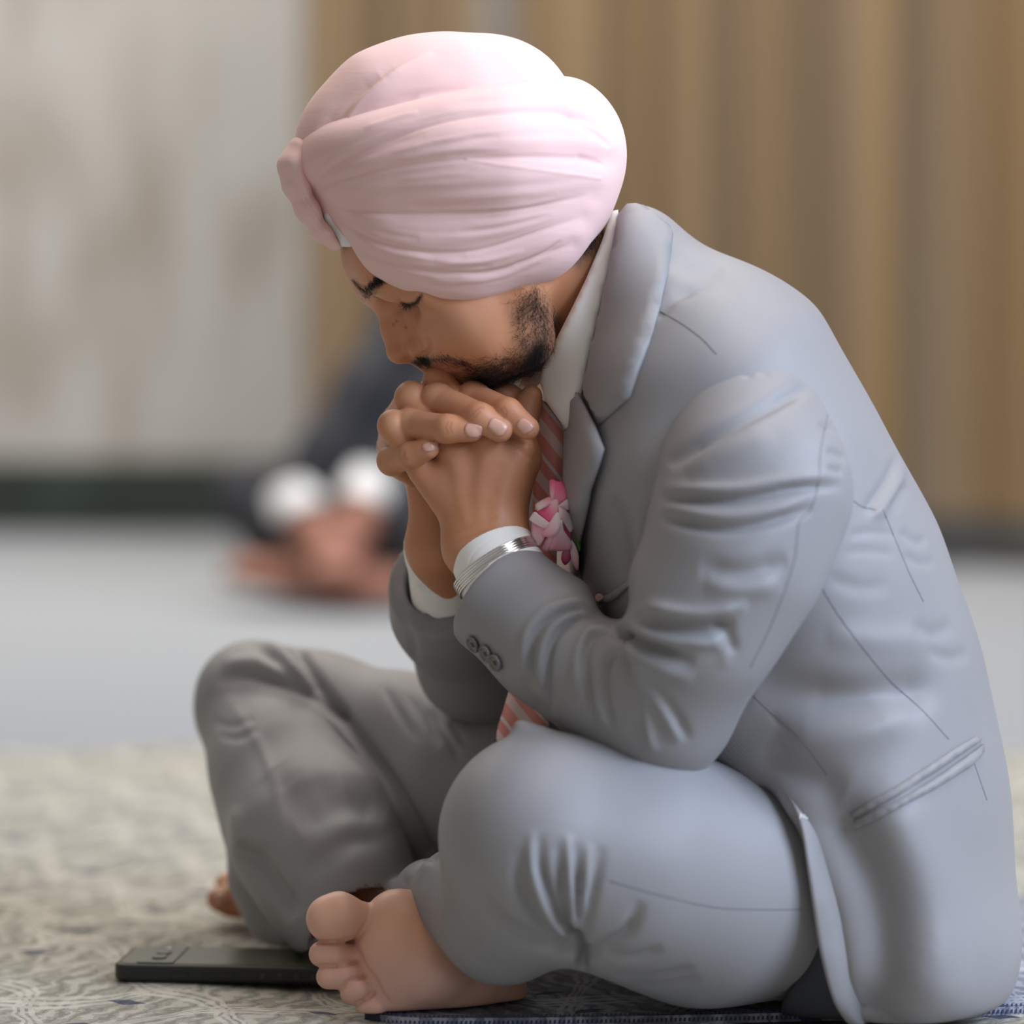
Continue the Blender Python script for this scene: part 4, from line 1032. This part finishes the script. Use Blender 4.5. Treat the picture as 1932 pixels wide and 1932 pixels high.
# jetted hip pocket
for w in ([(1605, 1534), (1660, 1502), (1740, 1452), (1800, 1412), (1838, 1390), (1850, 1396), (1836, 1406), (1770, 1452), (1690, 1504), (1610, 1543)],
          [(1611, 1549), (1690, 1513), (1772, 1462), (1843, 1412), (1853, 1404), (1853, 1420), (1830, 1446), (1760, 1490), (1690, 1528), (1616, 1564)]):
    sheet('pocket_welt', w, JP, .0030, M['suit'], jacket, step=10, rim=5, smooth_out=False)
# inner breast pocket edge with rolled pocket square
o = sheet('breast_pocket', [(1133, 1128), (1160, 1118), (1195, 1090), (1200, 1096), (1165, 1130), (1138, 1140)], on_mesh(JV, .002), .003, M['suit'], jacket, step=8, rim=4, smooth_out=False)
c0 = JP(1148, 1124); tt = np.linspace(0, 11, 40)
tube('pocket_square', [c0[0] + c0[1]*.006 + RGT*K*(1.5+.55*t)*math.cos(t) + UPV*K*(1.5+.42*t)*math.sin(t) for t in tt], .0008, mat('dusty_pink_cotton', (.62, .36, .31), .8), jacket, sides=6)
# seams
def seam(pos, line, parent, r=.00032, off=.00005, m='thread'):
    L = smooth_line(line, 7); tube('seam', [pos(*q)[0] + pos(*q)[1]*off for q in L], r, M[m], parent, sides=5)
J0, S0, T0 = on_mesh(JV, 0), on_mesh(SV, 0), on_mesh(TV, 0)
seam(J0, [(1246, 588), (1285, 610), (1325, 640), (1352, 669)], jacket)
seam(J0, [(1552, 1112), (1585, 1165), (1630, 1225), (1680, 1285), (1740, 1340), (1790, 1395)], jacket)
seam(J0, [(1666, 962), (1690, 1020), (1715, 1080), (1742, 1135)], jacket)
seam(J0, [(1605, 940), (1625, 955), (1652, 962)], jacket)
seam(J0, [(1420, 1312), (1470, 1358), (1515, 1402), (1560, 1462)], jacket)
seam(J0, [(1838, 1440), (1850, 1475), (1862, 1510)], jacket)
seam(S0, [(1562, 745), (1560, 790), (1548, 850), (1545, 905), (1530, 960), (1508, 985), (1500, 1050), (1482, 1110), (1450, 1190), (1415, 1260)], sleeve)
seam(S0, [(870, 1218), (905, 1255), (940, 1290), (985, 1340)], sleeve, .0003)
seam(T0, [(1150, 1662), (1250, 1690), (1350, 1712), (1440, 1716), (1512, 1716)], trousers, .0003)
# sleeve buttons
def button(px, py, rpx, pos, parent, tilt=0):
    p, n = pos(px, py); r = rpx*K
    u = np.cross(n, UPV); u /= np.linalg.norm(u); v = np.cross(n, u)
    prof = [(0, .0016), (.55, .0016), (.66, .0018), (.74, .0026), (.86, .0030), (.96, .0026), (1.0, .0016), (.97, .0004), (.8, 0)]
    V = []; k = 24
    for (a, h) in prof:
        for i in range(k):
            t = 2*math.pi*i/k; V.append(p + n*(h) + r*a*(u*math.cos(t) + v*math.sin(t)))
    F = [(j*k+i, j*k+(i+1) % k, (j+1)*k+(i+1) % k, (j+1)*k+i) for j in range(len(prof)-1) for i in range(k)]
    b = link('button', V, F, M['button'], parent)
    for sx, sy in ((1, 1), (1, -1), (-1, 1), (-1, -1)):
        c = p + n*.0017 + r*.2*(u*sx + v*sy); tube('button_hole', [c - n*.0002, c + n*.0001], r*.09, M['suit_dark'], b, sides=8)
    for sx in (1, -1):
        tube('button_thread', [p + n*.0017 + r*.2*(u*sx + v), p + n*.0023, p + n*.0017 - r*.2*(u*sx + v)], .00035, M['thread'], b, sides=5)
for (x, y, r) in ((896, 1214, 17), (920, 1232, 17), (938, 1249, 17)): button(x, y, r, SP, sleeve)

# ---- shirt: body, collar, cuffs
s = Shape()
sq(s, [(1105, 660, .070, 66, .050), (1122, 760, .078, 92, .045), (1142, 900, .080, 102, .045), (1185, 1100, .08, 125, .05), (1230, 1300, .08, 145, .06)], .02)
s.sub(cone(hp(1010, 560), P(1105, 690, .06), S(105), S(40)), .01)
V, Q = mesh_sdf(s, *bounds(P(1000, 600, -.1), P(1400, 1420, .2), P(1000, 1420, -.1), pad=.02), .004); V = relax(V, Q, 3)
shirt = link('shirt', V, Q, M['shirt'], man)
nc = [(1155, 400), (1166, 398), (1168, 425), (1156, 482), (1131, 592), (1108, 690), (1099, 738), (1090, 790), (1086, 832), (1062, 800), (1036, 764), (1019, 722), (1024, 694), (1043, 655), (1076, 590), (1106, 528), (1136, 455), (1151, 410)]
CPOS = on_depth([(1165, 386, .040), (1150, 450, .016), (1125, 540, -.004), (1090, 600, -.008), (1060, 660, -.002), (1110, 660, -.010), (1030, 720, .014), (1080, 760, -.002), (1086, 832, .004)])
o = sheet('shirt_collar', nc, CPOS, .0035, M['shirt'], shirt, step=12, rim=6, smooth_out=False)
fc = [(980, 728), (992, 700), (1008, 682), (1024, 668), (1034, 684), (1026, 712), (1012, 730), (996, 738)]
sheet('shirt_collar', fc, on_depth([(980, 728, .06), (1024, 668, .05), (1012, 730, .055)]), .0025, M['shirt'], shirt, step=9, rim=4)
# near cuff
a, b = P(992, 1172, -.045), P(914, 1012, -.006); ax = (b-a)/np.linalg.norm(b-a); c = P(926, 1040, -.015)
s = Shape(); s.add(cone(a, b, S(92), S(80))); s.isect(half(c, ax), .001); s.sub(cone(a-ax*.02, b+ax*.03, S(85), S(72)), .001); s.isect(half(P(975, 1125, -.03), -ax), .001)
V, Q = mesh_sdf(s, *bounds(P(820, 960, -.08), P(1060, 1180, .05), pad=.01), .0009); V = relax(V, Q, 2)
V = folds(V, Q, [('g', [(880, 1090), (890, 1050), (920, 1022), (960, 1010), (985, 1018)], 2.5, .0003)])
link('cuff', V, Q, M['shirt'], shirt)
# far cuff
a, b = P(850, 1160, .115), P(828, 1040, .068); ax = (b-a)/np.linalg.norm(b-a); c = P(824, 1012, .058); n = ax + np.array((-.1, -.1, 0)); n /= np.linalg.norm(n)
s = Shape(); s.add(cone(a, b, S(74), S(64))); s.add(cone(b, b+ax*.03, S(64), S(62))); s.isect(half(c, n), .001); s.sub(cone(a-ax*.02, b+ax*.05, S(67), S(56)), .001)
V, Q = mesh_sdf(s, *bounds(P(720, 950, -.02), P(950, 1230, .2), pad=.01), .0012); V = relax(V, Q, 2)
link('cuff', V, Q, M['shirt'], shirt)
# ---- tie, diagonal pale stripes
m, nt, bb = nodes_of('coral_striped_silk'); bb.inputs['Roughness'].default_value = .38
tc = N_(nt, 'ShaderNodeTexCoord'); sx = N_(nt, 'ShaderNodeSeparateXYZ'); nt.links.new(tc.outputs['Object'], sx.inputs[0])
e = math_(nt, 'ADD', sx.outputs[0], math_(nt, 'MULTIPLY', sx.outputs[2], .8)); fr = math_(nt, 'FRACT', math_(nt, 'DIVIDE', math_(nt, 'ADD', e, 5.0), .030))
c = mixc(nt, math_(nt, 'LESS_THAN', fr, .28), (.84, .32, .27), (.86, .62, .60)); c = mixc(nt, math_(nt, 'LESS_THAN', math_(nt, 'ABSOLUTE', math_(nt, 'SUBTRACT', fr, .6)), .05), c, (.88, .75, .73))
nt.links.new(c, bb.inputs['Base Color']); M['tie'] = m
tl = [(1013, 748), (1040, 768), (1062, 806), (1068, 840), (1060, 900), (1052, 1000), (1048, 1150), (1040, 1280), (1024, 1400), (940, 1402), (955, 1320), (978, 1250), (1000, 1100), (1006, 950), (1008, 850), (1010, 790)]
TIEP = on_depth([(1013, 748, .032), (1062, 806, .026), (1068, 840, .024), (1052, 1000, .022), (1006, 950, .034), (1040, 1280, .05), (1000, 1100, .04), (1024, 1400, .06), (940, 1402, .065)])
sheet('tie', tl, TIEP, .004, M['tie'], man, step=14, rim=10)

# ================================================================ silver bangle on the near wrist
cc = P(938, 1072, -.022); nv = np.array((-.50, .30, .78)); nv /= np.linalg.norm(nv)
u = np.cross(nv, (0, 1, 0)); u /= np.linalg.norm(u); v = np.cross(nv, u)
bang = empty('bangle', cc, 'ridged silver bangle around the white cuff of the near wrist', 'bangle')
for k, dz in enumerate((-.0036, -.0018, 0, .0018, .0036)):
    R = S(86)*(1 + .006*(k == 2))
    tube('bangle_ring', [cc + nv*dz + R*(u*math.cos(t) + v*math.sin(t)*.97) for t in np.linspace(0, 2*math.pi, 72, endpoint=False)], .00125, M['silver'], bang, sides=8, closed=True)

# ================================================================ rose boutonniere
rose = empty('boutonniere', P(1048, 1075, .0), 'pink rose boutonniere with green leaf pinned by the grey lapel', 'flower')
def petal(outline, ctrl, cup, tip, base, nm='petal', m='petal', step=6, grad=None):
    o = sheet(nm, outline, on_depth(ctrl), .0007, M[m], rose, step=step, rim=2)
    V = np.array([v.co[:] for v in o.data.vertices]); pp = proj(V); c = np.mean(outline, axis=0)
    g = np.array(grad[0], float), np.array(grad[1], float)
    d = g[1]-g[0]; t = np.clip(((pp-g[0]) @ d)/(d @ d), 0, 1)[:, None]
    paint(o, 'tone', np.array(base)*(1-t) + np.array(tip)*t)
    return o
HOT, MID, PALE, WHT = (.90, .12, .30), (.90, .36, .48), (.92, .62, .66), (.94, .84, .84)
PET = [ # outline, controls, base->tip colours, gradient
 ([(1062, 900), (1070, 894), (1080, 908), (1087, 928), (1078, 936), (1068, 934), (1060, 918)], [(1070, 894, .006), (1087, 928, .0), (1062, 934, .004)], HOT, PALE, ((1062, 905), (1082, 934))),
 ([(1037, 906), (1044, 905), (1052, 912), (1050, 930), (1046, 950), (1038, 935)], [(1040, 905, .0), (1050, 930, -.004), (1044, 950, -.006)], HOT, PALE, ((1040, 905), (1045, 945))),
 ([(1050, 908), (1060, 910), (1070, 925), (1072, 938), (1062, 950), (1048, 958), (1046, 935)], [(1055, 908, -.002), (1070, 930, -.004), (1050, 955, -.008)], HOT, MID, ((1056, 910), (1054, 955))),
 ([(1052, 955), (1066, 944), (1080, 936), (1079, 950), (1072, 962), (1060, 960)], [(1052, 955, -.012), (1080, 936, -.004), (1072, 962, -.008)], WHT, PALE, ((1078, 938), (1056, 958))),
 ([(1010, 952), (1022, 944), (1040, 937), (1048, 945), (1030, 956), (1012, 964)], [(1010, 952, -.002), (1048, 940, -.004), (1025, 955, -.010)], MID, WHT, ((1040, 945), (1012, 955))),
 ([(1010, 962), (1030, 950), (1050, 942), (1054, 955), (1052, 970), (1038, 985), (1018, 972)], [(1010, 962, -.006), (1050, 944, -.010), (1040, 980, -.014)], HOT, PALE, ((1030, 968), (1052, 950))),
 ([(998, 980), (1008, 966), (1018, 972), (1034, 984), (1042, 992), (1030, 998), (1012, 990)], [(998, 980, -.004), (1018, 970, -.010), (1040, 992, -.015)], PALE, WHT, ((1036, 990), (1002, 978))),
 ([(1004, 984), (1014, 990), (1030, 998), (1026, 1018), (1014, 1030), (1004, 1010)], [(1004, 984, -.002), (1030, 998, -.012), (1014, 1030, -.006)], MID, PALE, ((1025, 1000), (1008, 1015))),
 ([(1021, 1010), (1034, 990), (1052, 966), (1058, 985), (1052, 1004), (1038, 1014)], [(1021, 1010, -.012), (1052, 968, -.016), (1050, 1004, -.018)], WHT, MID, ((1054, 970), (1026, 1010))),
 ([(1054, 955), (1066, 962), (1078, 975), (1082, 992), (1076, 1004), (1066, 990), (1056, 975)], [(1054, 957, -.014), (1080, 985, -.004), (1060, 980, -.016)], PALE, WHT, ((1060, 985), (1078, 985))),
 ([(1036, 1038), (1042, 1020), (1050, 1000), (1060, 980), (1064, 1000), (1078, 1022), (1076, 1036), (1056, 1040)], [(1036, 1038, -.010), (1060, 984, -.018), (1076, 1030, -.008)], WHT, MID, ((1060, 985), (1048, 1036))),
 ([(1020, 1034), (1030, 1016), (1046, 1010), (1042, 1030), (1030, 1042)], [(1020, 1034, -.004), (1046, 1012, -.012), (1030, 1042, -.006)], PALE, MID, ((1044, 1014), (1024, 1036))),
 ([(1060, 1042), (1070, 1034), (1078, 1038), (1076, 1056), (1066, 1066), (1059, 1056)], [(1060, 1042, -.002), (1078, 1040, .0), (1066, 1066, .002)], MID, HOT, ((1072, 1036), (1064, 1062))),
 ([(1078, 1018), (1086, 1030), (1092, 1050), (1090, 1076), (1080, 1062), (1076, 1040)], [(1078, 1018, -.006), (1092, 1050, -.004), (1090, 1076, -.004)], WHT, MID, ((1082, 1022), (1088, 1072))),
 ([(1030, 960), (1060, 950), (1076, 985), (1072, 1030), (1040, 1035), (1012, 1010), (1008, 975)], [(1030, 960, .002), (1076, 985, .004), (1040, 1035, .002), (1010, 990, .004)], MID, HOT, ((1040, 960), (1045, 1030)))]
for ol, ct, ba, ti, gr in PET: petal(ol, [(x, y, d-.022) for x, y, d in ct], 0, ti, ba, grad=gr)
petal([(1076, 948), (1082, 955), (1090, 975), (1096, 1010), (1094, 1040), (1086, 1020), (1080, 985)], [(1076, 948, -.020), (1096, 1010, -.018), (1086, 1020, -.022)], 0, (.1, .2, .05), (.1, .2, .05), 'leaf', 'leaf', grad=((1076, 948), (1094, 1040)))
petal([(1072, 960), (1084, 962), (1090, 985), (1092, 1000), (1082, 992), (1076, 978)], [(1072, 960, -.026), (1090, 985, -.024), (1082, 992, -.026)], 0, (.1, .2, .05), (.1, .2, .05), 'leaf', 'leaf', grad=((1076, 948), (1094, 1040)))
tube('stem', [P(1070, 1000, -.008), P(1082, 1030, -.010), P(1090, 1052, -.010)], .0016, M['leaf'], rose)
tube('pin', [P(1085, 962, -.028), P(1092, 985, -.03), P(1097, 1012, -.028)], .0006, M['silver'], rose)

# ================================================================ phone lying on the sheet
def rbox(name, L, Wd, T, r, m, loc, rot, parent, seg=4, bev=.002):
    bm = bmesh.new(); vs = []
    for cx, cy, a0 in ((L/2-r, Wd/2-r, 0), (-L/2+r, Wd/2-r, 90), (-L/2+r, -Wd/2+r, 180), (L/2-r, -Wd/2+r, 270)):
        for i in range(6):
            a = math.radians(a0+i*18); vs.append(bm.verts.new((cx+r*math.cos(a), cy+r*math.sin(a), 0)))
    f = bm.faces.new(vs); e = bmesh.ops.extrude_face_region(bm, geom=[f])
    for g in e['geom']:
        if isinstance(g, bmesh.types.BMVert): g.co.z += T
    bmesh.ops.recalc_face_normals(bm, faces=bm.faces[:])
    if bev:
        ed = [x for x in bm.edges if len(x.link_faces) == 2 and x.calc_face_angle() > 1.0 and abs(x.verts[0].co.z-x.verts[1].co.z) < 1e-6]
        bmesh.ops.bevel(bm, geom=ed, offset=bev, segments=seg, affect='EDGES', profile=.5)
    me = bpy.data.meshes.new(name); bm.to_mesh(me); bm.free(); me.materials.append(m)
    o = bpy.data.objects.new(name, me); COL.objects.link(o); o.parent = parent; o.location = loc; o.rotation_euler = rot
    for p_ in me.polygons: p_.use_smooth = False
    return o
a = PZ(212, 1853); b = PZ(700, 1861); dv = b-a; yaw = math.atan2(dv[1], dv[0]); ex = np.array((math.cos(yaw), math.sin(yaw), 0)); ey = np.array((-ex[1], ex[0], 0))
L_, W_, T_ = .164, .078, .0125
pc = a + ex*L_/2 + ey*W_/2
phone = empty('phone', (pc[0], pc[1], 0), 'smartphone in black rubber case lying face down before the foot', 'phone'); phone.rotation_euler = (0, 0, yaw)
def at_phone(o): return o
rbox('case', L_, W_, T_, .011, M['phone_case'], (0, 0, .0005), (0, 0, 0), phone, bev=.0028)
rbox('back_panel', L_-.009, W_-.009, .0006, .008, M['phone_back'], (0, 0, .0005+T_-.0002), (0, 0, 0), phone, bev=.0002)
cb = rbox('camera_bar', .027, W_-.009, .0010, .003, M['phone_back'], (-L_/2+.030, 0, .0005+T_+.0002), (0, 0, 0), phone, bev=.0003)
for i, yy in enumerate((-.014, .004)):
    rbox('lens', .0105, .0145, .0009, .0048, M['phone_glass'], (0, yy, .0010), (0, 0, 0), cb, bev=.0002)
rbox('flash', .003, .003, .0004, .0014, M['shirt'], (0, .024, .0010), (0, 0, 0), cb, bev=0)
for x, l in ((-.022, .012), (.006, .022)):
    rbox('side_button', l, .0012, .0032, .0005, M['phone_case'], (x-.01, -W_/2-.0002, .0045), (0, 0, 0), phone, bev=0)
for i in range(4): rbox('grip_rib', .0045, .0012, .0045, .0005, M['suit_dark'], (.028+i*.0125, -W_/2-.0001, .0040), (0, 0, 0), phone, bev=0)

# ================================================================ second sheet under the man, navy overlocked edge
MM = sheet_floor_mat('blue_grey_woven_sheet', (.20, .21, .25), (.46, .47, .52), (.03, .035, .08), scale=1.1, rot=-.5)
edge = [PZ(x, y) for x, y in smooth_line([(688, 1917), (780, 1926), (1000, 1926), (1300, 1921), (1600, 1914), (1932, 1905), (2150, 1898)], 6)]
back = [PZ(2150, 1700), PZ(1600, 1690), PZ(1100, 1720), PZ(800, 1790), PZ(720, 1850)]
bm = bmesh.new(); tv = [bm.verts.new((*p[:2], .0022)) for p in edge+back]; f = bm.faces.new(tv)
e = bmesh.ops.extrude_face_region(bm, geom=[f])
for g in e['geom']:
    if isinstance(g, bmesh.types.BMVert): g.co.z = -.004
bmesh.ops.recalc_face_normals(bm, faces=bm.faces[:]); me = bpy.data.meshes.new('sitting_sheet'); bm.to_mesh(me); bm.free(); me.materials.append(MM)
mat2 = bpy.data.objects.new('sitting_sheet', me); COL.objects.link(mat2); tag(mat2, 'blue-grey woven sheet with navy stitched edge under the seated man', 'floor sheet')
M['navy'] = mat('navy_thread', (.035, .04, .11), .8)
ed = smooth_line([p[:2] for p in edge], 3); dist = np.concatenate(([0], np.cumsum(np.linalg.norm(np.diff(ed, axis=0), axis=1))))
V = []; F = []
for d0 in np.arange(0, dist[-1], .0032):
    x = np.interp(d0, dist, ed[:, 0]); y = np.interp(d0, dist, ed[:, 1]); b0 = len(V)
    for (ox, oy, oz) in ((0, -.0012, -.002), (.0014, -.0012, -.002), (.0034, .0065, .0033), (.002, .0065, .0033), (.0006, .002, .0040), (.002, .002, .0040)): V.append((x+ox, y+oy, oz))
    F += [(b0, b0+1, b0+5, b0+4), (b0+4, b0+5, b0+2, b0+3)]
o = link('edge_stitching', V, F, M['navy'], mat2, smooth=False); o['kind'] = 'stuff'
# ================================================================ second man far behind, dark suit, hands clasped at his feet
Y2 = 3.55
g2 = PZ(760, 1110)
man2 = empty('person', (g2[0], g2[1], 0), 'man in dark suit with white cuffs sitting on the floor far behind', 'person')
M['dark_suit'] = mat('charcoal_wool', (.030, .030, .034), .75, .2)
s = Shape()
chainp(s, [(830, 1015, Y2+.38, 118), (850, 850, Y2+.30, 125), (850, 700, Y2+.2, 125), (845, 610, Y2+.15, 100)], .06)
chainp(s, [(770, 600, Y2+.1, 62), (690, 730, Y2-.02, 56), (610, 850, Y2-.06, 50), (560, 925, Y2-.08, 46)], .03)
chainp(s, [(930, 610, Y2+.12, 62), (820, 770, Y2, 56), (740, 860, Y2-.02, 50), (690, 905, Y2-.05, 46)], .03)
chainp(s, [(800, 1020, Y2+.35, 90), (600, 960, Y2+.15, 76), (470, 940, Y2+.06, 66), (520, 1010, Y2+.02, 58), (600, 1060, Y2+.0, 46)], .03)
chainp(s, [(860, 1030, Y2+.3, 90), (850, 1000, Y2+.05, 80), (790, 1000, Y2-.06, 70), (760, 1070, Y2-.06, 54)], .03)
V, Q = mesh_sdf(s, *bounds(P(380, 480, Y2-.3), P(1050, 1160, Y2+.7), P(380, 1160, Y2-.3), pad=.05), .011); V = relax(V, Q, 2)
V[:, 2] = np.maximum(V[:, 2], -.006)
suit2 = link('suit', V, Q, M['dark_suit'], man2)
s = Shape()
chainp(s, [(845, 560, Y2+.12, 55), (860, 480, Y2+.06, 58)], .02); s.add(ell(P(860, 450, Y2+.05), np.eye(3), (.078, .095, .115)), .02)
chainp(s, [(845, 560, Y2+.12, 30), (850, 700, Y2+.2, 30), (830, 1015, Y2+.38, 30), (850, 1000, Y2+.05, 28), (790, 1010, Y2-.06, 28), (740, 1108, Y2-.10, 26)], .01); chainp(s, [(850, 640, Y2+.2, 24), (770, 600, Y2+.1, 24), (690, 730, Y2-.02, 24), (610, 850, Y2-.06, 24), (560, 930, Y2-.08, 28)], .01)
s.add(cone(P(852, 455, Y2-.04), P(852, 470, Y2-.05), .012, .016), .01)
chainp(s, [(560, 930, Y2-.08, 32), (585, 1000, Y2-.10, 38), (620, 1045, Y2-.12, 36), (640, 1075, Y2-.13, 26)], .015)
chainp(s, [(690, 910, Y2-.05, 32), (675, 985, Y2-.10, 38), (650, 1045, Y2-.12, 36), (630, 1080, Y2-.13, 26)], .015)
for i in range(4): chainp(s, [(628+i*12, 1040, Y2-.13, 15), (600+i*20, 1075, Y2-.16, 13), (612+i*20, 1092, Y2-.14, 11)], .004)
chainp(s, [(760, 1095, Y2-.06, 36), (640, 1096, Y2-.08, 40), (540, 1086, Y2-.04, 36), (470, 1076, Y2-.02, 28), (440, 1074, Y2-.02, 20)], .015)
chainp(s, [(590, 1068, Y2+.02, 40), (680, 1105, Y2-.10, 36), (740, 1108, Y2-.10, 28)], .015)
for i in range(4): chainp(s, [(470, 1068+i*6, Y2-.02+i*.02, 14), (432, 1072+i*6, Y2-.02+i*.02, 12)], .003)
V, Q = mesh_sdf(s, *bounds(P(400, 360, Y2-.3), P(960, 1160, Y2+.4), P(400, 1160, Y2-.3), pad=.05), .006); V = relax(V, Q, 2); V[:, 2] = np.maximum(V[:, 2], -.007)
b2 = link('body', V, Q, M['skin'], man2); paint(b2, 'tone', np.tile((.30, .125, .08), (len(V), 1)))
s = Shape(); s.add(ell(P(862, 418, Y2+.06), np.eye(3), (.105, .125, .085))); s.isect(half(P(862, 445, Y2), (0, -.25, -1)), .01)
V, Q = mesh_sdf(s, *bounds(P(720, 300, Y2-.2), P(1000, 480, Y2+.3), pad=.03), .006); V = relax(V, Q, 3)
t2 = link('turban', V, Q, M['dark_suit'], man2)
for (a, b) in (((553, 922, Y2-.078), (566, 968, Y2-.092)), ((694, 898, Y2-.048), (680, 952, Y2-.075))):
    s = Shape(); A, B = P(*a), P(*b); ax = (B-A)/np.linalg.norm(B-A)
    s.add(cone(A, B, S(52, Y2), S(50, Y2))); s.isect(half(A, -ax), .004); s.isect(half(B, ax), .004)
    V, Q = mesh_sdf(s, A-.1, A+.12, .004); V = relax(V, Q, 1)
    link('shirt_cuff', V, Q, M['shirt'], man2)

# nothing of him sinks into the sheet he sits on
def clamp(o):
    if o.type == 'MESH':
        co = np.empty(len(o.data.vertices)*3, np.float32); o.data.vertices.foreach_get('co', co); co = co.reshape(-1, 3)
        if co[:, 2].min() < .0046: co[:, 2] = np.maximum(co[:, 2], .0046); o.data.vertices.foreach_set('co', co.ravel()); o.data.update()
    for c in o.children: clamp(c)
clamp(man)
